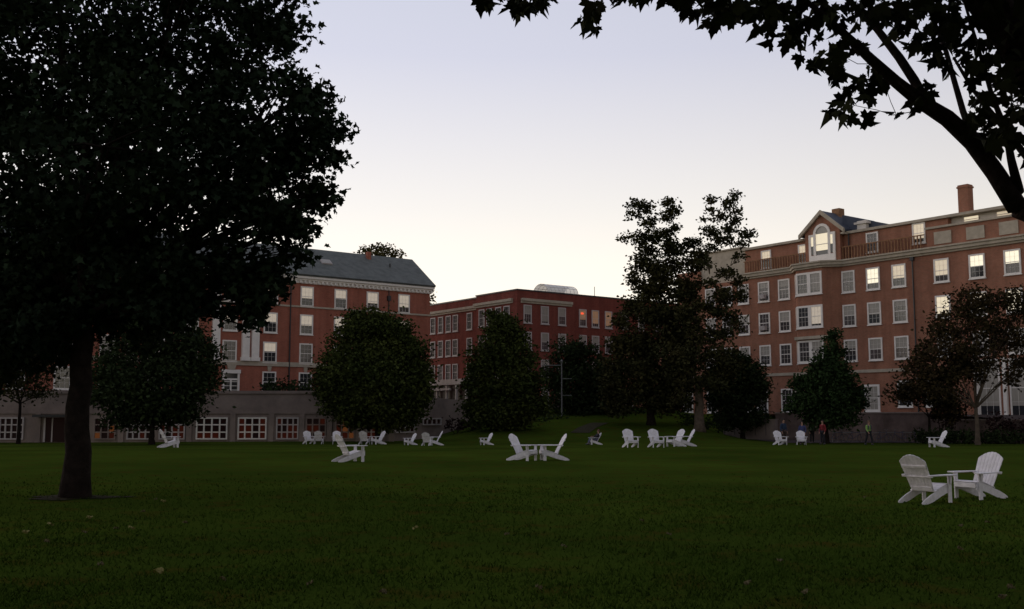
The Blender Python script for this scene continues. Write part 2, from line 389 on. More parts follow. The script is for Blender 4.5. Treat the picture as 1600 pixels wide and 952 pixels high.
# ---- right hand hall -------------------------------------------------
def right_hall():
    g = empty('brick_dormitory', (69.95, 52.46, 0), -math.atan2(.8, .6))
    tag(g, 'long four storey red brick hall with white windows, pale cornice and a gabled attic dormer', 'building')
    LX, RX = -84.0, -33.0; DEP = 13
    wl = MB(); wl.box(LX, 0, -1, RX, DEP, 16.45)
    wl.box(-101, 3.0, -1, LX-.002, DEP, 11.0)
    # polygonal bay
    xa, xb = uR(1245, 460, 1.3), uR(1285, 460, 1.3); xc, xd = xa-1.15, xb+1.35
    wl.prism([(xc, .05), (xa, -1.3), (xb, -1.3), (xd, .05)], 5.95, 16.45)
    wl.build('wall', M['brickR'], g)
    # rounded stone entrance porch under the bay
    pm = MB(); pm.prism([(xc-.2, -.02), (xa-.1, -1.7), (xb+.1, -1.7), (xd+.2, -.02)], 5.55, 5.93)
    for cx, cy in ((xa-.2, -1.4), (xb+.2, -1.4), (xc, -.35), (xd, -.35)):
        pm.tube([(cx, cy, 0.4), (cx, cy, .9), (cx, cy, 3.0), (cx, cy, 5.2), (cx, cy, 5.55)], [.34, .26, .24, .22, .32], 12)
    pm.box(xc-.6, -2.6, 0, xd+.6, -.03, .8)
    pm.build('porch', M['stone'], g)
    # cornice following the bay
    cn = MB()
    for z0, z1, o in ((16.45, 16.65, .18), (16.65, 16.95, .38), (16.95, 17.1, .52)):
        cn.box(-73.9, -o, z0, xc-.3*1, .0, z1); cn.box(xd+.3, -o, z0, RX, .0, z1)
        cn.prism([(xc-.3, 0), (xc-.3, -o), (xa-o*.4, -1.3-o), (xb+o*.4, -1.3-o), (xd+.3, -o), (xd+.3, 0)], z0, z1)
    cn.build('cornice', M['stone'], g)
    bl = MB(); bl.box(LX, -.1, 5.72, xc-.25, 0, 6.02); bl.box(xd+.25, -.1, 5.72, uR(1414, 578), 0, 6.02)
    bl.build('belt_course', M['stone'], g)
    sb = MB(); sb.box(uR(1445, 660), -.12, -1, RX, 0, 1.3); sb.build('stone_base', M['stone'], g)
    # attic
    at_ = MB(); at_.box(-73.9, .35, 16.45, uR(1478, 340), DEP-.3, 19.7); at_.box(uR(1446, 350), .12, 17.102, RX, .345, 18.85)
    at_.build('attic_wall', M['brickR'], g)
    wh = MB(); wh.box(uR(1478, 340)+.01, .9, 18.9, RX, DEP-.3, 19.72)
    wh.build('upper_wall', M['stucco'], g); wh = MB(); wh.box(-80.5, .4, 16.46, -73.91, DEP-.5, 20.1)
    wh.build('upper_wall', M['stone'], g)
    lw = MB(); lw.box(LX, .1, 16.455, -80.51, DEP-.3, 18.2); lw.build('parapet', M['brickR'], g)
    cp = MB(); cp.box(-74.2, .1, 19.72, RX, DEP, 19.98); cp.box(uR(1446, 350)-.1, -.05, 18.852, RX, .42, 19.05); cp.box(-80.7, .2, 20.1, -74.22, DEP-.4, 20.25)
    cp.build('coping', M['stone'], g)
    for px, py in ((1472, 367), (1523, 360), (1575, 352), (1622, 344)):
        x = uR(px, py); pn = MB(); pn.box(x-.85, .05, 17.35, x+.85, .118, 18.5); pn.build('stone_panel', M['stone'], g)
    # baluster railing in front of the attic
    rl = MB()
    x = -73.6
    ds = uR(1268, 400); de = uR(1308, 400)
    while x < uR(1446, 360)-.15:
        if not (ds-.1 < x < de+.1): rl.box(x-.05, -.10, 17.1, x+.05, -.02, 18.35)
        x += .34
    rl.box(-73.8, -.12, 18.35, ds-.2, 0, 18.45); rl.box(de+.2, -.12, 18.35, uR(1446, 360)-.1, 0, 18.45)
    rl.build('railing', M['copper'], g)
    # dormer with a palladian window
    x0, x1 = uR(1259, 400, .2), uR(1314, 400, .2); xm = (x0+x1)/2
    dm = MB(); dm.xz([(x0, 17.1), (x1, 17.1), (x1, 20.35), (xm, 22.2), (x0, 20.35)], -.25, 6)
    dm.build('dormer', M['brickR'], g)
    rf = MB(); t = .22
    for s in (-1, 1):
        ex = xm+s*((x1-x0)/2+.55); ez = 20.35-.33
        rf.xz([(ex, ez), (xm, 22.25), (xm, 22.25+t), (ex, ez+t)], -.3, 9.0)
    rf.build('dormer_roof', M['slate_blue'], g)
    rk = MB()
    for s in (-1, 1):
        ex = xm+s*((x1-x0)/2+.62); ez = 20.35-.36
        rk.xz([(ex, ez-.15), (xm, 22.22-.15), (xm, 22.52), (ex, ez+.26)], -.55, -.302)
        rk.box(ex-.35 if s > 0 else ex, -.53, ez-.32, ex if s > 0 else ex+.35, 0.2, ez-.12)
    rk.build('raking_cornice', M['stone'], g)
    rr = MB(); rr.xz([(xm+1.6, 19.98), (xm+7.5, 19.98), (xm+1.6, 21.9)], 1.0, 8.5); rr.build('roof', M['slate_blue'], g)
    pw = MB(); pw.box(xm-1.6, -.36, 17.12, xm+1.6, -.255, 17.9)
    for a, b in ((-1.6, -1.32), (-1.02, -.72), (.72, 1.02), (1.32, 1.6)): pw.box(xm+a, -.37, 17.9, xm+b, -.255, 20.1)
    pw.box(xm-1.32, -.36, 19.85, xm-1.02, -.255, 20.1); pw.box(xm+1.02, -.36, 19.85, xm+1.32, -.255, 20.1)
    n = 14; ro, ri = 1.02, .74
    for i in range(n):
        a0, a1 = math.pi*i/n, math.pi*(i+1)/n
        pw.xz([(xm+ri*math.cos(a0), 20.1+ri*math.sin(a0)), (xm+ro*math.cos(a0), 20.1+ro*math.sin(a0)), (xm+ro*math.cos(a1), 20.1+ro*math.sin(a1)), (xm+ri*math.cos(a1), 20.1+ri*math.sin(a1))], -.37, -.255)
    pw.box(xm-.72, -.33, 18.95, xm+.72, -.27, 19.03)
    pwo = pw.build('window', M['wood_white'], g)
    a = MB(); a.box(xm-.72, -.29, 17.9, xm+.72, -.256, 18.35); a.build('pane', M['glass'], pwo)
    a = MB(); a.xz([(xm+.74*math.cos(math.pi*i/n), 20.1+.74*math.sin(math.pi*i/n)) for i in range(n+1)], -.29, -.256); a.build('fanlight', M['blind'], pwo)
    a = MB(); a.box(xm-.71, -.292, 18.36, xm+.71, -.258, 20.09); a.build('blind', M['blind_lit'], pwo)
    for s in (-1, 1):
        a = MB(); a.box(xm+s*1.17-.15, -.29, 18.0, xm+s*1.17+.15, -.258, 18.9); a.build('side_pane', M['glass'], pwo)
        a = MB(); a.box(xm+s*1.17-.15, -.29, 18.901, xm+s*1.17+.15, -.258, 19.85); a.build('side_blind', M['blind_lit'], pwo)
    # vents and chimney on the roof
    vt = MB(); vx = uR(1347, 345, -.6)
    vt.box(vx-.5, .45, 19.98, vx+.5, .96, 20.55); vt.box(vx-.75, .3, 20.55, vx+.75, .98, 20.75); vt.box(vx-.5, .45, 20.75, vx+.5, .96, 20.88)
    vt.build('roof_vent', M['stucco'], g)
    v2 = MB(); v2.box(xm-.35, 2, 21.9, xm+.55, 2.9, 22.95); v2.build('small_chimney', M['copper'], g); v2 = MB(); v2.box(xm-2.3, 5.5, 20, xm-1.3, 6.5, 22.0); v2.box(xm-2.45, 5.35, 22, xm-1.15, 6.65, 22.15); v2.build('small_chimney', M['copper'], g)
    ch = MB(); cx = uR(1505, 300, -2)
    ch.box(cx-.55, 2.0, 19.98, cx+.45, 2.9, 22.95); ch.box(cx-.62, 1.93, 22.65, cx+.52, 2.97, 22.8); ch.build('chimney', M['brickR'], g)
    dp = MB()
    for px in (1428,): x = uR(px, 450); dp.tube([(x, -.1, 1.5), (x, -.1, 16.3)], .07, 6); dp.box(x-.18, -.25, 16.1, x+.18, -.0, 16.45)
    x = uR(1324, 370); dp.tube([(x, .2, 17.2), (x, .2, 19.9)], .07, 6)
    dp.build('downpipe', M['metal_dark'], g)
    # windows
    P = win_proto(1.5, 2.2, M['wood_white'])
    PA = win_proto(1.35, 2.0, M['wood_white'])
    cols = [-78.8, -76.3, -73.95, -71.15, -68.45, -60.55, -57.75, -54.95, -50.6, -47.2, -44.0, -40.8, -37.6]
    lit = {(0, 6), (0, 7), (0, 8), (0, 9), (0, 10), (0, 11), (0, 12), (1, 8), (1, 9), (1, 10), (1, 11)}
    fr = {(0, 2): .3, (0, 3): .3, (0, 4): .35, (0, 5): .35, (0, 6): .72, (0, 7): .62, (0, 8): .72, (0, 9): .5, (0, 10): .55, (1, 8): .8, (1, 9): .8, (1, 10): .9,
          (1, 3): .0, (1, 4): .55, (1, 5): .5, (1, 6): .55, (1, 7): .25, (2, 3): .55, (2, 4): .0, (2, 5): .4, (2, 6): .5, (2, 7): .5, (1, 2): .5}
    for r, z in enumerate((14.85, 11.45, 7.97)):
        for c, x in enumerate(cols):
            if c in (10, 11) and r == 2: pass
            f = fr.get((r, c), random.choice([0, .4, .5, .6]))
            add_win(g, P, x, z, blind=f, bm='blind_lit' if (r, c) in lit else 'blind', pane=random.choice(['glass', 'glass_plum']), ac=(r, c) in ((1, 3), (0, 3)))
    for px, py, h in ((1194.3, 406.7, .5), (1252.8, 397.4, .5)):
        add_win(g, PA, uR(px, py), 18.4, y=.35, blind=h, bm='blind_lit')
    add_win(g, PA, uR(1360, 378), 18.5, y=.35, blind=.0, pane='glass_plum'); add_win(g, PA, uR(1433, 368), 18.7, y=.35, blind=.8, bm='blind_lit')
    PS = win_proto(1.5, .62, M['stucco'], muntin=False, case=.06, sill=.03)
    for px, py in ((1510, 343), (1562, 335), (1610, 330)): add_win(g, PS, uR(px, py), 19.35, y=.9, blind=1.0, bm='blind_lit')
    # bay windows, three lights each on the front, one on each side
    PB = win_proto((xb-xa)/2-.004, 2.3, M['wood_white'], case=.2); PB1 = win_proto(1.1, 2.3, M['wood_white'], case=.16)
    for r, z in enumerate((14.95, 11.55, 8.0)):
        wdt = (xb-xa)
        for k in range(2):
            x = xa+wdt*(k+.5)/2
            add_win(g, PB, x, z, y=-1.3, blind=(.0, .9)[k], bm='blind' if r == 0 else ('blind_glow' if r == 1 and k else 'blind'))
        a = math.atan2(1.35, xa-xc); add_win(g, PB1, (xa+xc)/2, z, y=-.62, rz=-a, blind=.5, bm='blind_glow')  # bright reflection on the left side pane put in as a glowing blind
    h = MB(); h.prism([(xc-.1, 0), (xa-.2, -1.65), (xb+.2, -1.65), (xb+.9, -.9), (xb+.9, 0)], 9.25, 9.55); h.build('bay_hood', M['stone'], g)
    # ground floor
    PG = win_proto(1.5, 2.5, M['wood_white'])
    for x in (-101+2.5, -95.5, -89.7, -85.9): add_win(g, win2, x, 2.2, y=3.0 if x < LX else 0)
    for x in (-82.5, -78.8, -73.95, -71.7, -68.45, -62.0, -54.8, -52.0): add_win(g, PG, x, 3.1 if x < -56 else 3.6, blind=random.choice([0, .5]))
    PD = win_proto(1.7, 2.6, M['wood_white'], case=.2); add_win(g, PD, -58.35, 3.25, blind=1.0, bm='blind')
    PT = win_proto(2.0, 5.1, M['wood_white'], case=.14)
    for px in (1546, 1596, 1640): add_win(g, PT, uR(px, 600), 3.95, blind=.82, bm='blind')
    for px in (1527, 1572, 1620): pl = MB(); x = uR(px, 600); pl.box(x-.16, -.3, 1.3, x+.16, 0, 6.6); pl.box(x-.24, -.36, 6.35, x+.24, 0, 6.6); pl.box(x-.24, -.36, 1.3, x+.24, 0, 1.6); pl.build('pilaster', M['wood_white'], g)
    return g
win2 = win_proto(1.3, 1.9, M['wood_white'])
hallR = right_hall()

# ---- left hand hall --------------------------------------------------
def left_hall():
    g = empty('slate_roofed_hall', (-64.04, 85.39, 0), math.atan2(.6, .8))
    tag(g, 'red brick hall with grey slate roof, white bracketed eaves and white pilasters', 'building')
    X0, X1 = 4.0, 67.3; D = 10
    wl = MB(); wl.box(X0, 0, 2.5, X1, D, 16.55)
    wl.slab([(0.1, 16.55), (D-.1, 16.55), (D/2, 21.0)], X0+.1, X1-.12); wl.build('wall', M['brickL'], g)
    ev = MB(); ev.box(X0-.3, -.35, 16.9, X1+.3, -.0, 17.3); ev.box(X0-.3, -.55, 17.1, X1+.35, -.35, 17.42); ev.box(X0, -.15, 16.552, X1+.1, -.0, 16.9)
    x = X0
    while x < X1: ev.box(x, -.34, 16.62, x+.22, -.152, 16.9); x += .55
    ev.box(X1, -.35, 16.9, X1+.3, D+.3, 17.3)
    ev.build('eaves', M['wood_white'], g)
    rf = MB(); t = .2
    rf.slab([(-.6, 17.35), (D/2, 21.35), (D/2, 21.35+t), (-.75, 17.35+t)], X0-.4, X1+.4)
    rf.slab([(D+.6, 17.35), (D+.75, 17.35+t), (D/2, 21.35+t), (D/2, 21.35)], X0-.4, X1+.4)
    rfo = rf.build('roof', M['slate'], g)
    sk = MB(); q = math.atan2(4.0, 5.6); Mx = Matrix.Translation((uL(521, 418)+.1, 2.2, 17.35+2.8*4/5.6+.25)) @ Matrix.Rotation(q, 4, 'X')
    sk.box(-.65, -.5, 0, .65, .5, .16, Mx); sko = sk.build('skylight', M['frame_dim'], rfo)
    sk = MB(); sk.box(-.52, -.4, .162, .52, .4, .18, Mx); sk.build('skylight_glass', M['blind'], rfo)
    sv = MB(); x = uL(588, 400)+1.2; sv.box(x-.25, 3.9, 20.3, x+.25, 4.4, 21.75); sv.build('chimney', M['brickL'], rfo)
    sv = MB(); x = uL(626, 415); sv.tube([(x, 2.6, 19.2), (x, 2.6, 20.3)], .1, 8); sv.build('vent_pipe', M['metal_dark'], rfo)
    bc = MB(); bc.box(X0, -.1, 13.78, X1+.06, 0, 13.98); bc.box(X0, -.14, 7.0, X1+.06, 0, 7.5); bc.build('belt_course', M['stone'], g)
    P = win_proto(1.62, 2.3, M['wood_white'])
    cols = [50.7, 54.97, 59.2, 63.55]; c = 46.4
    cols = [8, 12.2, 16.4, 20.6, 24.8, 29.0, 33.2, 37.4, 41.7, 46.35]+cols
    fr = [[.5]*14, [.55]*14, [.6]*14]
    for r, z in enumerate((15.08, 11.85, 8.55)):
        for k, x in enumerate(cols):
            f = {(0, 13): .7, (0, 12): .6, (1, 10): .55, (2, 10): .0, (2, 9): .45, (2, 8): 0}.get((r, k), random.choice([.45, .55, .6]))
            add_win(g, P, x, z, blind=f, bm='blind_glow' if (r <= 1 or k == 9) else 'blind', pane='glass_plum' if (r, k) in ((2, 10), (2, 8)) else 'glass')
    for k, x in enumerate(cols):
        if k == 8: continue
        add_win(g, P, x, 5.25)
        m = MB(); m.xz([(x-.16, 6.45), (x+.16, 6.45), (x+.24, 6.98), (x-.24, 6.98)], -.12, 0); m.build('keystone', M['stone'], g)
    for px in (336.5, 383, 398, 250, 290, 205): pl = MB(); x = uL(px, 530); pl.box(x-.42, -.35, 7.9, x+.42, 0, 14.9); pl.box(x-.52, -.42, 7.5, x+.52, 0, 7.9); pl.box(x-.52, -.42, 14.9, x+.52, 0, 15.4); pl.build('pilaster', M['wood_white'], g)
    # balcony door under a stone bracket
    x = uL(360, 598); d = MB()
    d.box(x-.95, -.2, 3.9, x-.75, 0, 6.5); d.box(x+.75, -.2, 3.9, x+.95, 0, 6.5); d.box(x-1.05, -.25, 6.1, x+1.05, 0, 6.5); d.box(x-.75, -.15, 5.35, x+.75, 0, 5.55); d.box(x-.08, -.15, 3.9, x+.08, 0, 5.35)
    for s in (-1, 1):
        for z in (4.3, 4.75, 5.2): d.box(x+s*.42-.33, -.14, z-.03, x+s*.42+.33, 0, z+.03)
    do = d.build('door', M['wood_white'], g); e = MB(); e.box(x-.75, -.04, 3.9, x+.75, -.01, 6.1); e.build('door_glass', M['glass'], do)
    e = MB(); e.xz([(x-.35, 6.52), (x+.35, 6.52), (x+.5, 6.98), (x-.5, 6.98)], -.3, 0); e.build('bracket', M['stone'], g)
    dp = MB(); x = uL(452, 540); dp.tube([(x, -.12, 3.5), (x, -.12, 16.5)], .08, 6)
    x = uL(607, 460); dp.box(x-.2, -.3, 15.3, x+.2, 0, 15.9); dp.tube([(x, -.12, 12), (x, -.12, 16.5)], .06, 6)
    dp.build('downpipe', M['metal_dark'], g)
left_hall()

# ---- middle hall -----------------------------------------------------
def middle_hall():
    g = empty('flat_roofed_hall', (-58.14, 77.52, 0), math.atan2(.6, .8))
    tag(g, 'dark red brick hall with flat roof seen corner on between the two paler halls', 'building')
    x0 = 73.44; X1 = 106.0; SB = 1.2; ys = 8.6; D = 26.0; TOP = 16.55
    wl = MB(); wl.box(x0, 0, 0, X1, D-8, TOP)
    v = [(x0, 0), (X1, 0), (X1, D), (x0+SB, D), (x0+SB, ys), (x0, ys)]
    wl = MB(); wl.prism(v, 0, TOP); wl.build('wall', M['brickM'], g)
    cp = MB(); vv = [(x0-.08, -.08), (X1+.08, -.08), (X1+.08, D), (x0+SB-.08, D), (x0+SB-.08, ys+.08), (x0-.08, ys+.08)]
    cp.prism(vv, TOP, TOP+.16); cp.build('coping', M['metal_dark'], g)
    cn = MB(); xe = uM(893, 475)
    for z0, z1, o in ((15.05, 15.3, .15), (15.3, 15.62, .32)):
        cn.box(x0+.55, -o, z0, xe, 0, z1)
        cn.box(x0-o, .8, z0, x0, ys+o, z1); cn.box(x0+SB-o, ys+o+.001, z0, x0+SB, D, z1)
    cn.build('cornice', M['stone'], g)
    P = win_proto(1.22, 2.2, M['frame_dim'], case=.13, sill=.1)
    P2 = win_proto(1.6, 2.2, M['brickM'], case=.06); 
    cols = [75.0, 77.67, 80.4, 83.8, 85.9, 88.15, 91, 94, 97]
    warm = {(0, 3): 'blind_orange', (0, 4): 'blind_orange', (0, 5): 'blind_orange', (2, 5): 'blind_orange', (3, 5): 'blind'}
    for r, z in enumerate((13.75, 10.5, 7.2, 3.95)):
        for k, x in enumerate(cols):
            f = {(0, 0): .5, (0, 1): .9, (0, 2): .5, (0, 3): .6, (0, 4): .8, (0, 5): .9, (1, 4): .5, (1, 1): .55}.get((r, k), random.choice([0, .4, .5, .6]))
            o = add_win(g, P, x, z, blind=f, bm=warm.get((r, k), 'blind'), pane='glass_plum')
            if (r, k) == (0, 3):
                m = MB(); m.box(-.3, -.045, .45, .12, -.028, .68); m.build('red_light', M['lamp_red'], o)
    for r, z in enumerate((13.7, 10.45, 7.2)):
        for px in (677, 689, 701, 712): add_win(g, P, x0+SB, z, y=vM(px, 505, SB), rz=-math.pi/2, pane='glass_matt')
        add_win(g, P, x0+SB, z, y=vM(734, 500, SB), rz=-math.pi/2, pane='glass_matt')
        for px in (753, 765, 779, 792): add_win(g, P, x0, z, y=vM(px, 495), rz=-math.pi/2, pane='glass_matt')
    # glazed barrel vault on the roof
    va = MB(); xa, xb2 = uM(866, 455)+1.0, uM(918, 455)+.6; yc = 4.0; r = 1.15; n = 10
    def vp(i, x): a = math.pi*i/n; return (x, yc-r*math.cos(a)*1.3, TOP+.16+.35+r*math.sin(a))
    for k in range(9):
        x = xa+(xb2-xa)*k/8
        for i in range(n): va.tube([vp(i, x), vp(i+1, x)], .025, 4)
    for i in range(0, n+1, 2): va.tube([vp(i, xa), vp(i, xb2)], .025, 4)
    va.box(xa-.1, yc-1.55, TOP+.16, xb2+.1, yc+1.55, TOP+.5)
    vo = va.build('roof_vault', M['frame_dim'], g)
    gl = MB()
    for i in range(n):
        a, b = vp(i, xa), vp(i+1, xa); c, d = vp(i+1, xb2), vp(i, xb2); gl.add([a, b, c, d], [(0, 1, 2, 3)])
    gm = bpy.data.materials.new('vault_glass'); gm.use_nodes = True; bb = gm.node_tree.nodes['Principled BSDF']; bb.inputs['Base Color'].default_value = (.95, .93, .88, 1)
    bb.inputs['Alpha'].default_value = .75; bb.inputs['Roughness'].default_value = .2
    gl.build('vault_glazing', gm, vo)
    an = MB(); x = uM(937, 458); an.tube([(x, 1, TOP), (x, 1, TOP+1.5)], .04, 5); an.build('mast', M['metal_dark'], g)
    # flat white entrance porch on the far-left flank
    p = MB(); y0, y1 = vM(722, 600), vM(680, 600); xx = x0+SB-2.6
    p.box(xx, y0-3.0, 5.45, x0+SB, y1, 6.15); 
    for y in np.linspace(y0-2.8, y1-.3, 5): p.box(xx+.1, y, 3.2, xx+.35, y+.22, 5.45)
    p.box(xx-.15, y0+.6, 4.75, xx+.099, y1, 5.0)
    po = p.build('porch', M['frame_dim'], g)
    q = MB(); q.box(xx+.5, y0-2.9, 3.2, xx+.6, y1-.2, 5.4); q.build('porch_glass', M['room_dark'], po)
middle_hall()

# ---- low concrete building set in the bank ---------------------------
WALLP = [(-80, 83.6), (-10.7, 85.4), (-5.8, 93.0), (1.3, 104.0), (9.5, 112.0)]
WTOP = [3.55, 3.5, 3.05, 2.75, 2.15]
def low_building():
    g = empty('low_concrete_building', (0, 0, 0))
    tag(g, 'low grey concrete building set into the bank with white grid windows glowing dimly red', 'building')
    m = MB()
    th = .8
    for i in range(4):
        a, b = Vector((*WALLP[i], 0)), Vector((*WALLP[i+1], 0)); d = (b-a).normalized(); n = Vector((-d.y, d.x, 0))*th
        za, zb = WTOP[i], WTOP[i+1]
        vs = [a, b, b+n, a+n]; lo = [Vector((v.x, v.y, -2.0)) for v in vs]; hi = [Vector((v.x, v.y, z)) for v, z in zip(vs, (za, zb, zb, za))]
        m.add(lo+hi, [(0, 3, 2, 1), (4, 5, 6, 7), (0, 1, 5, 4), (1, 2, 6, 5), (2, 3, 7, 6), (3, 0, 4, 7)])
    m.build('wall', M['concrete'], g)
    d0 = (Vector((*WALLP[1], 0))-Vector((*WALLP[0], 0))); ang = math.atan2(d0.y, d0.x)
    # coping and plinth
    Lg = d0.length
    Mx = Matrix.Translation((*WALLP[0], 0)) @ Matrix.Rotation(ang, 4, 'Z')
    cp = MB(); cp.box(0, -.12, 3.38, Lg, -.002, 3.62, Mx); cp.box(0, -.1, 1.72, Lg, -.002, 1.86, Mx); cp.build('coping', M['concrete'], g)
    def xw(px):  # local x on the long wall
        r = ray(px, 665); k = 85.0
        for _ in range(6):
            X = r.x/r.y*k; k = WALLP[0][1]+(X-WALLP[0][0])*d0.y/d0.x
        return (X-WALLP[0][0])/d0.x*Lg
    for px in (60, 130, 190, 296, 364, 424, 472, 515, 560, 612):
        pier = MB(); x = xw(px); pier.box(x-.22, -.14, -1, x+.22, -.002, 1.72, Mx); pier.build('pier', M['concrete'], g)
    def gwin(x, w, z0, z1, nx, nz, room, fm='wood_white', Mw=None):
        Mw = Mx if Mw is None else Mw
        f = MB(); b = .11; t = .055
        f.box(x-w/2, -.16, z0, x-w/2+b, -.004, z1, Mw); f.box(x+w/2-b, -.16, z0, x+w/2, -.004, z1, Mw)
        f.box(x-w/2+b, -.16, z1-b, x+w/2-b, -.004, z1, Mw); f.box(x-w/2+b, -.16, z0, x+w/2-b, -.004, z0+b, Mw)
        for i in range(1, nx): xx = x-w/2+w*i/nx; f.box(xx-t, -.14, z0+b, xx+t, -.03, z1-b, Mw)
        for j in range(1, nz): zz = z0+(z1-z0)*j/nz; f.box(x-w/2+b, -.125, zz-t*.9, x+w/2-b, -.035, zz+t*.9, Mw)
        o = f.build('window', M[fm], g)
        for i in range(nx):
            for j in range(nz):
                pm = MB(); xx0 = x-w/2+w*i/nx; zz0 = z0+(z1-z0)*j/nz
                pm.box(xx0+.04, -.028, zz0+.03, xx0+w/nx-.04, -.006, zz0+(z1-z0)/nz-.03, Mw)
                rr = room if random.random() < .48 else ('room_dark' if room != 'room_orange' or random.random() < .4 else 'room_warm')
                if j == nz-1 and random.random() < .55: rr = 'room_dark'
                pm.build('pane', M[rr], o)
        return o
    for px0, px1, room, fm, nx in ((-80, -40, 'room_dark', 'frame_dim', 4), (0, 38, 'room_dark', 'frame_dim', 4), (147, 182, 'room_orange', 'concrete', 3), (199, 238, 'room_warm', 'frame_dim', 4), (249, 290, 'room_warm', 'frame_dim', 4),
                          (307, 356, 'room_warm', 'wood_white', 4), (372, 417, 'room_warm', 'wood_white', 4), (432, 467, 'room_warm', 'frame_dim', 4),
                          (478, 510, 'room_warm', 'concrete', 3), (524, 555, 'room_orange', 'concrete', 3), (572, 598, 'room_warm', 'frame_dim', 3)):
        a, b = xw(px0), xw(px1); gwin((a+b)/2, b-a, -.40, 1.42, nx, 3, room, fm)
    # door recess under a small flat hood
    x = xw(88); d = MB(); d.box(x-1.0, -.1, -.6, x-.85, -.004, 1.4, Mx); d.box(x+.85, -.1, -.6, x+1.0, -.004, 1.4, Mx); d.box(x-.35, -.09, -.6, x-.25, -.004, 1.4, Mx)
    do = d.build('door', M['frame_dim'], g); e = MB(); e.box(x-.85, -.05, -.6, x+.85, -.006, 1.4, Mx); e.build('door_glass', M['room_dark'], do)
    hd = MB(); hd.box(x-1.5, -1.2, 1.45, x+1.6, -.145, 1.65, Mx); hd.build('door_hood', M['metal_dark'], g)
    # two shallow windows where the ground rises
    p1, p2 = WALLP[1], WALLP[2]; a2 = math.atan2(p2[1]-p1[1], p2[0]-p1[0]); M2 = Matrix.Translation((*p1, 0)) @ Matrix.Rotation(a2, 4, 'Z'); L2 = math.hypot(p2[0]-p1[0], p2[1]-p1[1])
    gwin(L2*.30, 2.7, .1, 1.3, 4, 2, 'room_dark', 'frame_dim', M2); gwin(L2*.72, 2.7, .72, 1.35, 4, 1, 'room_dark', 'frame_dim', M2)
    # flat earth roof behind the wall
    v = [(x, y+.4, z-.12) for (x, y), z in zip(WALLP, WTOP)]+[(30, 135, 2.3), (-8, 150, 3.4), (-90, 150, 3.4)]
    me = bpy.data.meshes.new('terrace'); me.from_pydata(v, [], [tuple(range(len(v)))]); me.materials.append(M['paving'])
    o = bpy.data.objects.new('terrace', me); C.objects.link(o); tag(o, kind='structure')
low_building()

# retaining wall and steps in front of the right hall
def retaining():
    m = MB(); rngs = [((1130, 95.0), (1211, 91.0), 1.15), ((1212, 91.5), (1452, 83), 1.75), ((1452, 83), (1640, 76.5), 1.2)]
    labels = ['low pale concrete wall with a handrail below the right hand brick hall', 'grey retaining wall behind the bicycles', 'stone retaining wall behind the dark hedge']
    for (p0, p1, top), lb in zip(rngs, labels):
        a = at(p0[0], 660, p0[1]); b = at(p1[0], 660, p1[1]); a.z = b.z = 0; d = (b-a); L = d.length; Mx = Matrix.Translation(a) @ Matrix.Rotation(math.atan2(d.y, d.x), 4, 'Z')
        m = MB(); m.box(0, 0, -1.2, L, .45, top, Mx)
        g = empty('retaining_wall', (0, 0, 0)); tag(g, lb, 'wall'); m.build('wall_body', M['wall_dark'] if top != 1.15 else M['concrete'], g)
        c = MB(); c.box(-.05, -.06, top, L+.05, .5, top+.1, Mx); c.build('coping', M['concrete'], g)
        if top == 1.15:
            h = MB(); h.tube([Mx @ Vector((0, -.3, 1.0+.6)), Mx @ Vector((L, -.3, 1.0+.9))], .03, 6)
            for k in range(5): x = L*(k+.3)/5; h.tube([Mx @ Vector((x, -.3, -.2)), Mx @ Vector((x, -.3, 1.6+.3*(k+.3)/5))], .025, 6)
            h.build('handrail', M['metal_dark'], g)
retaining()
# terrace paving behind the retaining walls
a, b = at(1136, 660, 95.3), at(1640, 660, 76.9)
me = bpy.data.meshes.new('terrace'); me.from_pydata([(at(1212, 660, 92.0).x, 92.0, 1.7), (at(1452, 660, 83.5).x, 83.5, 1.7), (at(1640, 660, 77).x, 77, 1.15), (75, 76, 1.15), (62, 98, 1.7), (30, 122, 1.7)], [], [(0, 1, 2, 3, 4, 5)])
me.materials.append(M['paving']); o = bpy.data.objects.new('terrace', me); C.objects.link(o); tag(o, kind='structure')

# ------------------------------------------------------------------ trees
def maple_outline():
    pts = [(0, -.02), (.12, .05), (.33, .0), (.31, .12), (.50, .22), (.41, .30), (.48, .50), (.33, .47), (.20, .42), (.25, .64), (.15, .70), (0, .98)]
    full = pts+[(-x, y) for x, y in pts[::-1][1:-1]]
    return np.array([(x, y-.0, 0) for x, y in full])
def leaf_array(P, size, shape, droop=0.0, jitter=.35):
    """P: (n,3) leaf positions."""
    n = len(P); k = len(shape)
    s = size*(1+jitter*(rng.random(n)*2-1))
    d = rng.normal(size=(n, 3)); d[:, 2] = d[:, 2]*(.6)-droop; d /= np.linalg.norm(d, axis=1)[:, None]
    r = rng.normal(size=(n, 3)); a = np.cross(d, r); a /= np.linalg.norm(a, axis=1)[:, None]; nrm = np.cross(a, d)
    S = shape[None]*s[:, None, None]
    V = P[:, None, :]+S[..., 0:1]*a[:, None, :]+S[..., 1:2]*d[:, None, :]
    cu = .25+.35*rng.random(n)[:, None, None]
    bend = (S[..., 1:2]**2/np.maximum(s, 1e-4)[:, None, None])*(-cu)+np.abs(S[..., 0:1])*cu
    return V+bend*nrm[:, None, :]
MAPLE = maple_outline()
OVAL = np.array([(0, 0, 0), (.28, .22, 0), (.34, .55, 0), (0, 1.0, 0), (-.30, .6, 0), (-.26, .2, 0)])
LOBED = np.array([(0, 0, 0), (.42, .12, 0), (.26, .36, 0), (.44, .66, 0), (.12, .70, 0), (0, 1.0, 0), (-.16, .68, 0), (-.42, .60, 0), (-.24, .34, 0), (-.40, .10, 0)])
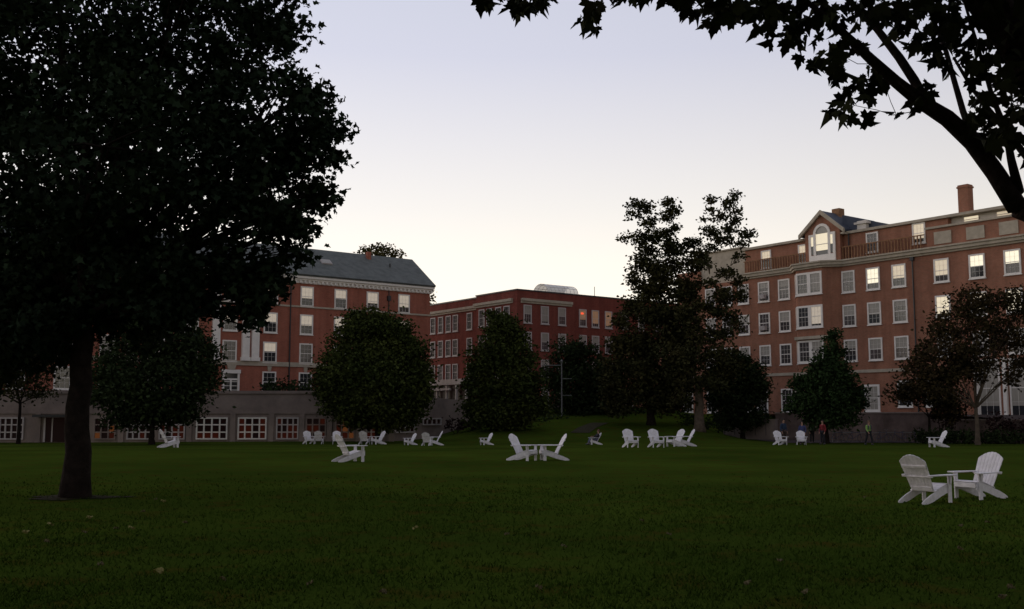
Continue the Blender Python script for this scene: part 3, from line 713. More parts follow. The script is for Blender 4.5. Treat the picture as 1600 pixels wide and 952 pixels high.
def lobe_clusters(c, r, n, fill=.45):
    u = rng.normal(size=(n, 3)); u /= np.linalg.norm(u, axis=1)[:, None]
    rad = fill+(1-fill)*rng.random(n)**.6
    return np.array(c)[None]+u*rad[:, None]*np.array(r)[None]
def limb(mb, a, b, r0, r1, k=6, sag=.12, n=5):
    a, b = Vector([float(v) for v in a]), Vector([float(v) for v in b]); L = (b-a).length; pts = []; rr = []
    off = Vector((random.uniform(-1, 1), random.uniform(-1, 1), random.uniform(.2, 1)))*sag*L
    for i in range(n+1):
        t = i/n; pts.append(a.lerp(b, t)+off*(t*(1-t))*1.6+Vector([random.uniform(-.02, .02)*L for _ in range(3)])*(0 if i in (0, n) else 1)); rr.append(r0+(r1-r0)*t)
    mb.tube(pts, rr, k); return pts
def make_tree(name, label, cat, base, trunk_r, fork, lobes, leafmat_, leaf_size, per_m2, barkm='bark', shape=OVAL, group=None, trunk_top=None, cl_n=None, sigma=.2, droop=.2, fill=.45, lean=(0, 0), extra_limbs=(), flare=1.5, twig=2, tips=None):
    base = Vector(base); g = empty(name, base); tag(g, label, cat, group)
    tb = MB(); fk = Vector((lean[0], lean[1], fork))
    n = 8; pts = []; rr = []
    for i in range(n+1):
        t = i/n; pts.append(fk*t+Vector((random.uniform(-1, 1), random.uniform(-1, 1), 0))*trunk_r*.12*(0 if i == 0 else 1)); rr.append(trunk_r*((1-.28*t)+(flare-1)*math.exp(-t*fork/.28)))
    pts[0].z = -.3
    tb.tube(pts, rr, 14)
    P = []; nodes = []
    if tips:
        nodes = [(Vector(pts[-1]), rr[-1])]; lobes = sorted(lobes, key=lambda q: (Vector(q[0])-base-fk).length)
    for (c, r, dens) in lobes:
        c = Vector(c)-base; r = np.array(r)
        mid = fk.lerp(c, .12); 
        if tips and nodes:
            src = min(nodes, key=lambda q: (q[0]-c).length+1.2*max(0, q[0].z-c.z+.3)); r0 = min(src[1]*.75, trunk_r*.4)
            lp = limb(tb, src[0], c, r0, max(.02, r0*.35), 6); nodes += [(p_, r0*(1-.65*i_/5)) for i_, p_ in enumerate(lp)][1:]
        else:
            lp = limb(tb, fk if c.z > fork*.9 else fk*.92, c, trunk_r*.42*min(1, r.max()/2.2+.35), trunk_r*.09, 7)
        ncl = cl_n if cl_n else max(8, int(18*r.max()))
        K = lobe_clusters(c, r*.88, ncl, fill)
        for q in K[:int(ncl*.4)*0+min(len(K), twig*6)]:
            s0 = lp[random.randint(2, 5)]; limb(tb, s0, q, trunk_r*.07+.01, .008, 4, .1, 3)
        area = 4*(r[0]*r[2]+r[1]*r[2]+r[0]*r[1])/3*3.1
        nl = int(area*per_m2*dens)
        idx = rng.integers(0, len(K), nl); sg = r.mean()*sigma+leaf_size*.5
        Q = K[idx]+rng.normal(size=(nl, 3))*sg*np.array([1, 1, .7]); P.append(Q)
    for (a, b, r0, r1) in extra_limbs: limb(tb, Vector(a)-base, Vector(b)-base, r0, r1, 8, .05)
    P = np.concatenate(P); gz = float(ground_z(base.x, base.y)); P = P[P[:, 2]+base.z > gz+.05]
    tb.build('trunk', M[barkm], g, smooth=True)
    poly_mesh('crown', leaf_array(P, leaf_size, shape, droop), len(shape), M[leafmat_], g)
    return g
def LP(Y, items):
    """lobes measured as (x, y, dY, rx, ry, density) on the photograph, turned into metres at depth Y."""
    out = []
    for it in items:
        px, py, dY, rx, ry = it[:5]; dens = it[5] if len(it) > 5 else 1.0
        s = (Y+dY)/1600; out.append((at(px, py, Y+dY), (rx*s, max(rx, ry)*s, ry*s), dens))
    return out

# big shade tree on the left
big = LP(20.8, [(120, 120, 0, 210, 170, .9), (330, 90, .6, 150, 110, .8), (410, 190, -.5, 125, 95, .9), (440, 275, .2, 95, 70, .75), (300, 270, -1, 150, 100, .75), (150, 330, 0, 180, 110, .9),
     (395, 350, -.6, 105, 62, .9), (330, 425, -.4, 110, 55, 1.0), (230, 455, -1.2, 120, 60, .9), (385, 475, -.8, 42, 34, 1.2), (-60, 250, .5, 200, 200, .9), (10, 480, 0, 120, 85, .9), (110, 490, 1.2, 110, 55, .8), (-110, 480, 0, 130, 100, .8),
     (40, 540, 1.5, 85, 46, 1.1), (-60, 560, 0, 80, 60, 1), (60, 430, 1.2, 150, 75, 1.1), (210, 490, .6, 95, 50, 1.1), (20, 500, -1, 110, 60, 1), (280, 460, .8, 60, 40, 1), (395, 492, -.8, 26, 24, 1.2), (420, 30, .8, 75, 75, .9), (300, -60, 0, 180, 110, .9), (80, -120, 0, 250, 160, .9), (180, 200, 3.5, 220, 190, .5), (160, 230, -3.0, 200, 150, .35), (-100, -20, 0, 200, 180, .8), (520, 215, 0, 30, 40, .8), (505, 310, 0, 30, 30, .8), (452, 362, -.3, 44, 40, 1), (462, 398, -.5, 32, 26, 1), (430, 425, -.5, 40, 34, 1), (410, 462, -.7, 34, 28, 1), (490, 235, -.2, 55, 55, .8), (470, 150, 0, 62, 50, .8)])
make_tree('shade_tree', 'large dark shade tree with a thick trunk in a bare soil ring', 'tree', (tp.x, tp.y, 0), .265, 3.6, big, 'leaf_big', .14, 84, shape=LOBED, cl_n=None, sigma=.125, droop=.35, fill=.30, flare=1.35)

# overhanging maple on the right, its trunk just outside the picture
def near_maple():
    base = Vector((5.6, 7.6, 0)); g = empty('maple_tree', base)
    tag(g, 'near maple with forked limb and lobed leaves hanging in from the upper right', 'tree')
    tb = MB(); tb.tube([(0, 0, -.3), (0, 0, .15), (0, 0, 1.0), (-.05, 0, 2.0), (-.15, -.02, 2.5)], [.62, .46, .36, .33, .30], 16)
    def br(pts, Yd=None):
        P = []; rr = []
        for (px, py, Y, wpx) in pts: P.append(at(px, py, Y)-base); rr.append(wpx*.32*Y/1600)
        tb.tube(P, rr, 10); return P
    s = Vector((-.12, 0, 2.3)); j = at(1590, 325, 7.5)-base
    tb.tube([s, s.lerp(j, .4)+Vector((0, 0, .05)), s.lerp(j, .75)+Vector((.03, 0, .05)), j], [.22, .115, .082, .077], 12)
    br([(1590, 325, 7.5, 50), (1555, 270, 7.45, 46), (1520, 222, 7.4, 46), (1480, 185, 7.3, 42), (1440, 160, 7.2, 36), (1400, 128, 7.1, 30), (1360, 92, 7.0, 26), (1318, 52, 6.9, 20), (1270, 10, 6.8, 14), (1200, -40, 6.6, 9), (1100, -60, 6.4, 6), (960, -30, 6.4, 4), (860, -14, 6.4, 3)])
    br([(1450, 165, 7.2, 26), (1428, 125, 7.3, 24), (1405, 90, 7.4, 22), (1370, 45, 7.5, 18), (1330, 5, 7.6, 14), (1290, -40, 7.7, 8)])
    br([(1520, 215, 7.4, 20), (1505, 175, 7.6, 16), (1492, 130, 7.8, 14), (1478, 80, 8.0, 12), (1450, 10, 8.2, 9), (1420, -60, 8.4, 5)])
    br([(1592, 300, 7.5, 26), (1580, 250, 7.3, 20), (1572, 205, 7.1, 16), (1550, 150, 7.0, 12), (1530, 80, 6.8, 9), (1500, -20, 6.6, 6)])
    br([(1640, 290, 7.8, 24), (1600, 240, 7.7, 18), (1560, 190, 7.7, 14), (1520, 140, 7.8, 10), (1490, 90, 7.9, 7)])
    br([(1510, 215, 7.35, 10), (1470, 188, 7.2, 8), (1435, 155, 7.05, 7), (1405, 128, 7.0, 5)])
    br([(1425, 175, 7.0, 2.2), (1395, 180, 6.95, 2), (1370, 172, 6.9, 1.8), (1335, 165, 6.85, 1.6), (1310, 182, 6.8, 1.4)])
    br([(1400, 178, 6.95, 1.8), (1392, 160, 6.9, 1.6), (1385, 140, 6.9, 1.4)])
    br([(1360, 100, 7, 2), (1340, 100, 6.95, 1.8), (1325, 92, 6.9, 1.6)])
    br([(860, -14, 6.4, 3), (800, -6, 6.4, 2), (750, 4, 6.4, 1.5)]); br([(925, -20, 6.4, 2), (930, 10, 6.4, 1.6), (932, 40, 6.4, 1.4)])
    tb.build('trunk', M['bark_near'], g, smooth=True)
    P = []
    def blob(px, py, rx, ry, n, Y0=6.4, Y1=8.0):
        n = int(n*.62) if n > 24 else int(n*1.3)+1
        for _ in range(n):
            while True:
                a, b = random.uniform(-1, 1), random.uniform(-1, 1)
                if a*a+b*b <= 1: break
            P.append(at(px+a*rx, py+b*ry-14, random.uniform(Y0, Y1)))
    for b_ in ( # clusters of leaves along the limbs
(765, 12, 20, 7, 9), (812, 20, 14, 10, 8), (848, 14, 20, 10, 12), (930, 20, 8, 10, 4), (934, 56, 6, 6, 3), (908, 48, 6, 4, 2), (930, 34, 4, 6, 2), (975, 6, 36, 5, 9), (1000, 10, 14, 4, 4), (1010, -4, 16, 8, 4),
               (1080, 8, 30, 20, 24), (1110, 32, 26, 18, 22), (1140, 28, 18, 18, 14), (1170, 10, 60, 22, 50), (1215, 50, 34, 30, 38), (1250, 75, 30, 26, 30), (1240, 20, 60, 30, 60), (1300, 60, 26, 42, 34), (1310, 110, 14, 24, 14),
               (1275, 110, 10, 8, 4), (1330, 20, 60, 30, 50), (1400, 10, 70, 26, 60), (1390, 45, 40, 20, 18), (1460, 40, 40, 50, 55), (1480, 95, 34, 34, 38), (1430, 75, 16, 16, 9), (1530, 20, 80, 60, 150), (1570, 90, 40, 60, 95), (1540, 125, 36, 26, 26),
               (1585, 170, 30, 40, 34), (1560, 215, 22, 22, 14), (1535, 175, 20, 24, 10), (1600, 60, 40, 110, 150), (1610, 200, 22, 70, 34), (1520, 200, 16, 12, 5), (1545, 230, 10, 10, 4), (1375, 140, 14, 12, 7), (1362, 118, 8, 8, 2), (1335, 150, 12, 8, 5),
               (1360, 160, 9, 9, 4), (1325, 172, 8, 6, 3), (1302, 187, 14, 5, 5), (1322, 195, 8, 6, 3), (1352, 198, 8, 5, 2), (1402, 190, 6, 4, 1), (1432, 172, 12, 8, 5), (1345, 135, 10, 6, 3), (1455, 150, 8, 8, 3), (1340, 80, 10, 10, 4), (1050, -6, 30, 12, 14)):
        blob(*b_)
    # the rest of the crown, above and behind the viewer
    Q = []
    for c, r, n in (((4.5, 7, 8.2), (4.6, 3.5, 2.2), 6500), ((2.0, 2.0, 7.6), (5.6, 5.2, 2.2), 9500), ((8.5, 4, 6.6), (3.2, 5, 2.6), 3000), ((-1.5, 4.5, 7.8), (4.2, 3.8, 1.7), 6000), ((4, -4, 6.8), (6.5, 4, 2.4), 7000), ((4.5, 10.5, 9.6), (4, 3, 2), 1800)):
        K = lobe_clusters(c, r, max(20, n//45), .25); Z = K[rng.integers(0, len(K), n)]+rng.normal(size=(n, 3))*.38; Q.append(Z)
    Q = np.concatenate(Q); Q = Q[(Q[:, 2] > EYE+.475*np.abs(Q[:, 1])+.35) | (Q[:, 1] < -.5)]; Q = Q[Q[:, 2] > 3.0]
    P = np.concatenate([np.array([tuple(p) for p in P]), Q])-np.array(base)
    # limbs up into the hidden crown
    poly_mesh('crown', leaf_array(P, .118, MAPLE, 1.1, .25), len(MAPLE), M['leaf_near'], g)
    ub = MB()
    for tpt in ((4.5, 7, 9), (2, 2, 8.4), (8, 4, 7.5), (4, -4, 8), (-1, 4.5, 8.2)): limb(ub, (-.12, 0, 2.3), Vector(tpt)-base, .17, .03, 8, .1, 6)
    ub.build('limb', M['bark_near'], g, smooth=True)
near_maple()

make_tree('added_shade_tree', 'broad dark unseen tree added behind the viewer to shade the foreground', 'tree', (-7.5, -5.5, 0), .3, 3.5,  # two unseen trees added behind the camera to darken the near lawn
          [((-7.5, -5.5, 8), (5.5, 5.5, 3.2), 1), ((-4.5, -2.5, 6.5), (3.5, 3.2, 1.8), 1), ((-9, -3, 7), (3.5, 3.5, 2.2), 1)], 'leaf_big', .26, 26, shape=LOBED)
make_tree('added_shade_tree', 'second unseen tree added behind the viewer to shade the foreground, nearer the maple', 'tree', (7.5, -8, 0), .3, 3.5,
          [((7.5, -8, 8), (6, 5.5, 3.4), 1), ((3, -6.5, 7), (4, 3.2, 2), 1)], 'leaf_big', .26, 26, shape=LOBED)
def dtree(name, label, px, Y, tr, fork, items, lm, ls, dens, bark='bark', **kw):
    p = at(px, 660, Y); p.z = float(ground_z(p.x, p.y))
    z0 = p.z
    if Y > 86 and p.x < -6: p.z = 3.3
    return make_tree(name, label, 'tree', p, tr, fork, LP(Y, items), lm, ls, dens, bark, **kw)
dtree('round_tree', 'round dense green tree with a low domed crown in front of the slate roofed hall', 590, 81, .22, 1.6,
      [(583, 530, 0, 58, 40), (543, 560, .5, 42, 40), (624, 560, 0, 44, 42), (585, 590, -1, 78, 52), (540, 608, 0, 38, 38), (634, 608, 0, 34, 38), (588, 636, -.5, 66, 24), (572, 507, 0, 40, 22), (605, 512, 0, 38, 22), (525, 585, 0, 28, 38), (645, 580, 0, 24, 38), (518, 625, 0, 22, 22), (650, 628, 0, 22, 22), (560, 500, 0, 20, 12), (600, 655, 0, 44, 14), (560, 652, 0, 36, 12), (640, 648, 0, 24, 14), (500, 600, 0, 12, 22, .7), (668, 600, 0, 10, 22, .7), (655, 545, 0, 14, 14, .8)], 'leaf_green', .24, 52, sigma=.2, fill=.5)
dtree('round_tree', 'dark round tree directly behind the trunk of the large shade tree', 238, 74, .2, 1.6,
      [(245, 530, 0, 68, 46), (200, 570, 0, 50, 45), (295, 565, 0, 45, 48), (240, 600, -1, 85, 42), (250, 635, 0, 62, 20), (315, 590, 0, 24, 26), (170, 600, 0, 24, 36), (215, 655, .5, 50, 14, .8), (280, 650, .5, 30, 12, .7), (160, 625, 0, 20, 20, .8), (225, 505, 0, 34, 20), (330, 560, 0, 12, 30, .7)], 'leaf_dark', .24, 50, fill=.6)
dtree('young_tree', 'thin brownish tree at the far left end of the low concrete building', 30, 77, .14, 3.0,
      [(5, 540, 0, 55, 45, .8), (60, 570, 0, 35, 30, .6), (25, 605, 0, 45, 20, .5), (70, 612, 0, 22, 14, .4), (-40, 590, 0, 40, 50, .8), (20, 570, 0, 60, 30, .8)], 'leaf_brown', .22, 36)
dtree('linden_tree', 'tapering dark green tree in front of the corner of the flat roofed hall', 785, 86, .22, 2.4,
      [(786, 505, 0, 22, 20), (784, 535, 0, 34, 26), (800, 560, 0, 38, 28), (765, 568, 0, 36, 28), (790, 600, 0, 52, 30), (758, 625, 0, 30, 24), (820, 628, 0, 34, 24), (788, 645, 0, 50, 18), (788, 515, 0, 30, 24), (745, 600, 0, 20, 26), (828, 600, 0, 20, 26), (785, 665, 0, 26, 10), (760, 655, 0, 28, 10, .8), (812, 655, 0, 26, 9, .8), (742, 640, 0, 22, 16, .8), (838, 640, 0, 20, 14, .8), (756, 560, 0, 20, 24, .8), (818, 560, 0, 20, 24, .8), (845, 632, 0, 12, 10, .7), (770, 492, 0, 12, 8, .7), (815, 530, 0, 16, 12, .8)], 'leaf_green', .24, 50, fill=.5)
dtree('small_tree', 'loose dim tree beside the thin lamp post before the flat roofed hall', 905, 100, .18, 2.2,
      [(885, 555, 0, 30, 26, .8), (920, 575, 0, 34, 32, .8), (895, 600, 0, 46, 28, .8), (935, 615, 0, 32, 26, .8), (890, 628, 0, 50, 14, .8), (870, 590, 0, 26, 30, .8), (940, 595, 0, 26, 34, .8), (925, 640, 0, 44, 10, .8), (905, 545, 0, 30, 16, .7)], 'leaf_dark', .26, 34)
# the two tall trees in the middle
dtree('tall_tree', 'tall bronze tree with a ragged top, left of the two tallest trees', 1017, 90, .36, 3.2,
      [(992, 318, 0, 12, 9, 1), (1012, 325, 0, 14, 9, 1.1), (990, 335, 0, 10, 7, .8), (1045, 318, 0, 9, 10, 1.3), (1055, 330, 0, 9, 9, 1.3), (1040, 338, 0, 12, 7, 1.1), (1015, 347, 0, 14, 8, 1.1), (1055, 356, 0, 9, 7, 1), (1030, 368, 0, 20, 11, 1.2), (1005, 372, 0, 20, 9, 1), (978, 372, 0, 12, 4, .7), (1012, 392, 0, 18, 10, 1.1), (1048, 388, 0, 22, 14, 1.2), (1078, 380, 0, 16, 9, 1.1), (1090, 398, 0, 14, 9, 1),
       (1000, 412, 0, 22, 14, .9), (1040, 420, 0, 34, 20, 1.2), (1078, 415, 0, 24, 14, 1), (990, 440, 0, 14, 14, .8), (1015, 452, 0, 26, 20, 1.2), (1050, 455, 0, 34, 24, 1.2), (1080, 450, 0, 20, 20, 1), (1010, 490, 0, 40, 24, 1.2), (1055, 492, 0, 38, 26, 1.1),
       (985, 530, 0, 32, 26, 1), (1025, 535, 0, 42, 32, 1.1), (1068, 530, 0, 30, 30, 1), (968, 575, 0, 26, 26, 1), (1010, 580, 0, 44, 30, 1.1), (1050, 580, 0, 34, 30, 1), (975, 615, 0, 34, 20, 1), (1025, 618, 0, 44, 16, 1), (1060, 612, 0, 26, 18, .9), (962, 545, 0, 18, 24, .8), (955, 600, 0, 22, 24, .9), (972, 500, 0, 16, 18, .7), (970, 635, 0, 30, 12, .8), (1040, 635, 0, 34, 10, .8)], 'leaf_brown', .26, 38, fill=.3, sigma=.2, twig=1, cl_n=16, tips=.6)
dtree('tall_tree', 'tall airy tree with a grey forked trunk, right of the two tallest trees', 1093, 86, .42, 4.4,
      [(1148, 305, 0, 9, 9, 1), (1135, 318, 0, 13, 9, 1.1), (1112, 312, 0, 10, 7, 1), (1150, 330, 0, 9, 7, 1), (1110, 330, 0, 9, 5, 1), (1125, 340, 0, 13, 7, 1), (1098, 342, 0, 7, 5, .7), (1150, 343, 0, 12, 8, 1.1), (1142, 358, 0, 16, 7, 1.1), (1168, 366, 0, 16, 5, 1), (1110, 362, 0, 14, 9, 1.1), (1135, 374, 0, 18, 8, 1.1), (1160, 380, 0, 12, 5, 1), (1108, 385, 0, 14, 7, .9), (1155, 400, 0, 12, 5, .7), (1105, 410, 0, 12, 7, .7), (1135, 428, 0, 18, 9, .9), (1155, 440, 0, 14, 8, .8), (1112, 442, 0, 14, 8, .8),
       (1130, 462, 0, 24, 13, 1), (1158, 462, 0, 12, 14, .8), (1100, 475, 0, 18, 14, .8), (1125, 490, 0, 22, 14, 1), (1080, 490, 0, 26, 22, .9), (1100, 520, 0, 34, 24, .8), (1135, 520, 0, 18, 16, .7), (1080, 555, 0, 36, 26, 1), (1120, 560, 0, 34, 26, 1), (1070, 595, 0, 28, 18, .8), (1140, 580, 0, 24, 20, .8), (1060, 555, 0, 30, 34, .9), (1150, 500, 0, 16, 18, .7), (1110, 600, 0, 34, 16, .8), (1065, 625, 0, 24, 12, .8)], 'leaf_brown', .25, 34, bark='bark_pale', fill=.3, sigma=.18, twig=1, cl_n=14, tips=.6)
dtree('bushy_tree', 'low rounded dark tree against the brick wall, right of the grey forked trunk', 1160, 92, .2, 1.4,
      [(1150, 590, 0, 42, 34), (1175, 590, 0, 22, 28), (1130, 610, 0, 32, 24), (1165, 612, 0, 34, 20), (1150, 568, 0, 28, 18), (1180, 610, 0, 18, 24), (1150, 632, 0, 44, 18), (1180, 650, 0, 20, 12), (1135, 652, 0, 24, 14), (1160, 660, 0, 24, 10), (1120, 590, 0, 16, 20, .7)], 'leaf_dark', .24, 50, fill=.5)
dtree('conical_tree', 'dark green conical evergreen in front of the projecting bay of the right hall', 1290, 78, .2, 1.8,
      [(1299, 525, 0, 10, 14), (1298, 548, 0, 20, 16), (1296, 572, 0, 30, 18), (1270, 595, 0, 32, 16), (1310, 598, 0, 32, 18), (1290, 618, 0, 50, 18), (1262, 632, 0, 28, 12), (1322, 626, 0, 30, 14), (1292, 645, 0, 48, 12), (1245, 600, 0, 14, 12), (1290, 590, 0, 30, 22), (1290, 640, 0, 44, 20), (1250, 622, 0, 16, 8), (1335, 612, 0, 18, 9), (1345, 632, 0, 12, 8, .8), (1240, 640, 0, 12, 7, .8), (1318, 585, 0, 14, 8, .8), (1275, 575, 0, 12, 8, .8), (1300, 655, 0, 40, 10)], 'leaf_fir', .22, 62, fill=.4)
dtree('russet_tree', 'spreading russet leaved tree with a forked grey trunk beside the right hall', 1526, 73, .17, 2.6,
      [(1515, 470, 0, 40, 22, .8), (1560, 475, 0, 34, 22, .7), (1600, 470, 0, 34, 30, .8), (1500, 505, 0, 50, 28, .9), (1570, 520, 0, 44, 30, .8), (1470, 545, 0, 44, 30, .9), (1530, 555, 0, 46, 24, .7), (1610, 560, 0, 34, 46, .8), (1440, 575, 0, 36, 24, .9), (1500, 585, 0, 44, 22, .9), (1460, 600, 0, 34, 16, .8), (1575, 590, 0, 24, 14, .5)], 'leaf_red', .22, 38, bark='bark_pale', fill=.4, sigma=.17)
dtree('russet_tree', 'smaller low russet tree left of the spreading russet tree, over the bicycles', 1452, 79, .12, 2.0,
      [(1440, 610, 0, 42, 18, .8), (1410, 615, 0, 26, 16, .9), (1470, 615, 0, 30, 16, .8), (1480, 640, 0, 24, 22, .9)], 'leaf_red', .22, 38, fill=.4)
dtree('distant_tree', 'olive treetop showing above the ridge of the slate roof', 590, 150, .3, 14,
      [(575, 393, 0, 16, 9, .8), (600, 389, 0, 16, 9, .8), (618, 397, 0, 14, 7, .8), (592, 402, 0, 30, 12, .9)], 'leaf_olive', .38, 12)
dtree('distant_tree', 'sliver of olive tree seen between the slate roofed hall and the flat roofed hall', 668, 152, .3, 8,
      [(668, 470, 0, 9, 18, .8), (666, 520, 0, 10, 24, .9), (668, 560, 0, 10, 30, .9)], 'leaf_olive', .38, 12)

def shrub(name, label, items, Y, lm, ls, dens, cat='shrub', group=None):
    L = LP(Y, items); P = []
    c0 = L[0][0]; gz = float(ground_z(c0.x, c0.y)) if not (Y > 86 and c0.x < -6) else 3.3
    base = Vector((c0.x, c0.y, gz)); g = empty(name, base); tag(g, label, cat, group); tb = MB()
    for c, r, d in L:
        r = np.array(r); K = lobe_clusters(tuple(c-base), r*.85, max(10, int(22*r.max())), .6); nl = int(4*(r[0]*r[2]+r[1]*r[2]+r[0]*r[1])*dens*d)
        P.append(K[rng.integers(0, len(K), nl)]+rng.normal(size=(nl, 3))*(r.mean()*.16+ls*.4))
        for k in range(3): limb(tb, ((c-base).x, (c-base).y, -.15), Vector(K[k]), .04, .015, 5)
    P = np.concatenate(P); P = P[P[:, 2] > .02]
    tb.build('stem', M['bark'], g); poly_mesh('foliage', leaf_array(P, ls, OVAL, 0), 6, M[lm], g)
shrub('terrace_shrub', 'dark shrub spilling over the top of the low concrete building', [(440, 607, 0, 24, 11), (470, 612, 0, 26, 14), (500, 622, 0, 24, 16), (418, 606, 0, 12, 7)], 92, 'leaf_dark', .26, 20)
shrub('bank_shrub', 'low purplish shrub on the bank left of the tapering green tree', [(712, 664, 0, 22, 8), (735, 664, 0, 16, 6)], 88, 'leaf_purple', .22, 24)
shrub('bank_shrub', 'dark rounded shrub added to darken the slope above the gravel path', [(840, 664, 0, 20, 8), (865, 655, 3, 22, 8), (900, 652, 6, 26, 8)], 92, 'leaf_dark', .24, 20)  # dark shrubs added here to darken the bank under the trees
shrub('bank_shrub', 'long low dark shrub added to darken the bank crest below the flat roofed hall', [(985, 652, 0, 26, 10), (1040, 654, -3, 26, 10), (1012, 650, 0, 26, 10), (960, 655, 0, 18, 8)], 100, 'leaf_dark', .24, 26)  # also added to bring down the brightness of the bank
shrub('yew_bush', 'clipped dark bush just left of the grey forked trunk', [(1072, 658, 0, 14, 18)], 90, 'leaf_dark', .22, 26)
shrub('yew_bush', 'clipped dark bush just right of the grey forked trunk', [(1122, 662, 0, 18, 14), (1105, 665, 0, 8, 10)], 90, 'leaf_dark', .22, 26)
shrub('purple_shrub', 'dark purple shrub against the middle hall behind the bank', [(950, 645, 0, 22, 12), (975, 640, 0, 18, 12)], 106, 'leaf_purple', .26, 22)
for i, (px, w_, lb) in enumerate(((1462, 32, 'left end piece of the dark clipped hedge under the russet trees'), (1562, 30, 'middle piece of the dark clipped hedge, right of the forked russet trunk'), (1632, 30, 'right end piece of the dark clipped hedge at the picture edge'), (1500, 26, 'piece of the dark clipped hedge just left of the forked russet trunk'))):
    shrub('hedge', lb, [(px, 684, 0, w_, 9), (px+w_*.6, 682, 0, w_*.6, 9), (px-w_*.6, 683, 0, w_*.6, 8)], 77, 'leaf_dark', .18, 34, 'hedge', 'clipped hedge before the right hall')
shrub('purple_shrub', 'rounded plum coloured bush against the stone base of the right hall', [(1560, 660, 0, 24, 12), (1590, 668, 0, 20, 12)], 78, 'leaf_purple', .2, 26)
shrub('purple_shrub', 'tall plum coloured bush beside the right hall wall, left of the forked russet trunk', [(1488, 630, 0, 24, 30), (1475, 650, 0, 18, 24)], 80, 'leaf_purple', .22, 26)

# ------------------------------------------------------------------ adirondack chairs
def chair_proto():
    g = empty('adirondack_chair')
    def O(m, n): o = m.build(n, M['white'], g); bv = o.modifiers.new('b', 'BEVEL'); bv.width = .004; bv.segments = 1; return o
    # side rails: long boards from the front of the seat down to the ground behind
    prof = [(-.46, .22), (-.46, .335), (-.44, .365), (-.30, .375), (-.05, .300), (.12, .235), (.30, .175), (.47, .10), (.55, .055), (.56, .02), (.53, 0.0), (.42, 0.0), (.20, .045), (-.05, .13), (-.28, .20)]
    for s in (-1, 1):
        m = MB(); x = s*.265; m.slab(prof, x-.0125, x+.0125); O(m, 'side_rail')
        m = MB(); x = s*.292; m.box(x-.0135, -.42, 0, x+.0135, -.31, .555); O(m, 'leg')
        m = MB(); x = s*.33; m.slab([(-.40, .553), (-.33, .553), (-.34, .40), (-.36, .37)], x-.012, x+.012); O(m, 'arm_bracket')
        m = MB()
        a = [(s*.235, -.49), (s*.40, -.50), (s*.425, -.44), (s*.415, -.20), (s*.37, .05), (s*.33, .33), (s*.26, .33), (s*.262, .10), (s*.245, -.10)]
        if s > 0: a = a[::1]
        m.prism(a if s > 0 else a[::-1], .556, .580); O(m, 'armrest')
    m = MB()
    path = [(-.455, .30, -80), (-.445, .362, 0)]
    m.box(-.25, -.475, .262, .25, -.462, .36)
    def top(y):
        P_ = [(-.44, .367), (-.30, .377), (-.05, .302), (.13, .236)]
        for (y0, z0), (y1, z1) in zip(P_, P_[1:]):
            if y <= y1: return z0+(z1-z0)*(y-y0)/(y1-y0), math.atan2(z1-z0, y1-y0)
        return P_[-1][1], math.atan2(-.066, .18)
    for k in range(6):
        y = -.42+k*.1; z, a = top(y); Mx = Matrix.Translation((0, y, z+.003)) @ Matrix.Rotation(a, 4, 'X'); m.box(-.283, -.043, 0, .283, .043, .019, Mx)
    O(m, 'seat')
    # fan back, reclined
    Mb = Matrix.Translation((0, .10, .245)) @ Matrix.Rotation(R(-29), 4, 'X')
    m = MB(); tops = [.70, .775, .825, .845, .825, .775, .70]
    for i in range(7):
        k = i-3; b = k*.071; wb = .0335; L = tops[i]; tx = k*.085; wt = .0405
        arch = lambda x: .845-1.75*x*x
        poly = [(b-wb, 0), (b+wb, 0), (tx+wt, arch(tx+wt)-.008), (tx+wt*.7, arch(tx+wt*.7)), (tx, arch(tx)), (tx-wt*.7, arch(tx-wt*.7)), (tx-wt, arch(tx-wt)-.008)]
        m.xz(poly, -.010, .010, Mb)
    O(m, 'backrest')
    m = MB(); m.box(-.225, .0105, .03, .225, .035, .12, Mb); O(m, 'back_brace'); m = MB(); m.box(-.275, .0105, .55, .275, .032, .61, Mb); O(m, 'back_brace')
    m = MB(); m.box(-.34, .27, .53, .34, .305, .554); O(m, 'arm_brace')
    return g
CH = chair_proto()
lab = 'white wooden slatted lawn chair'
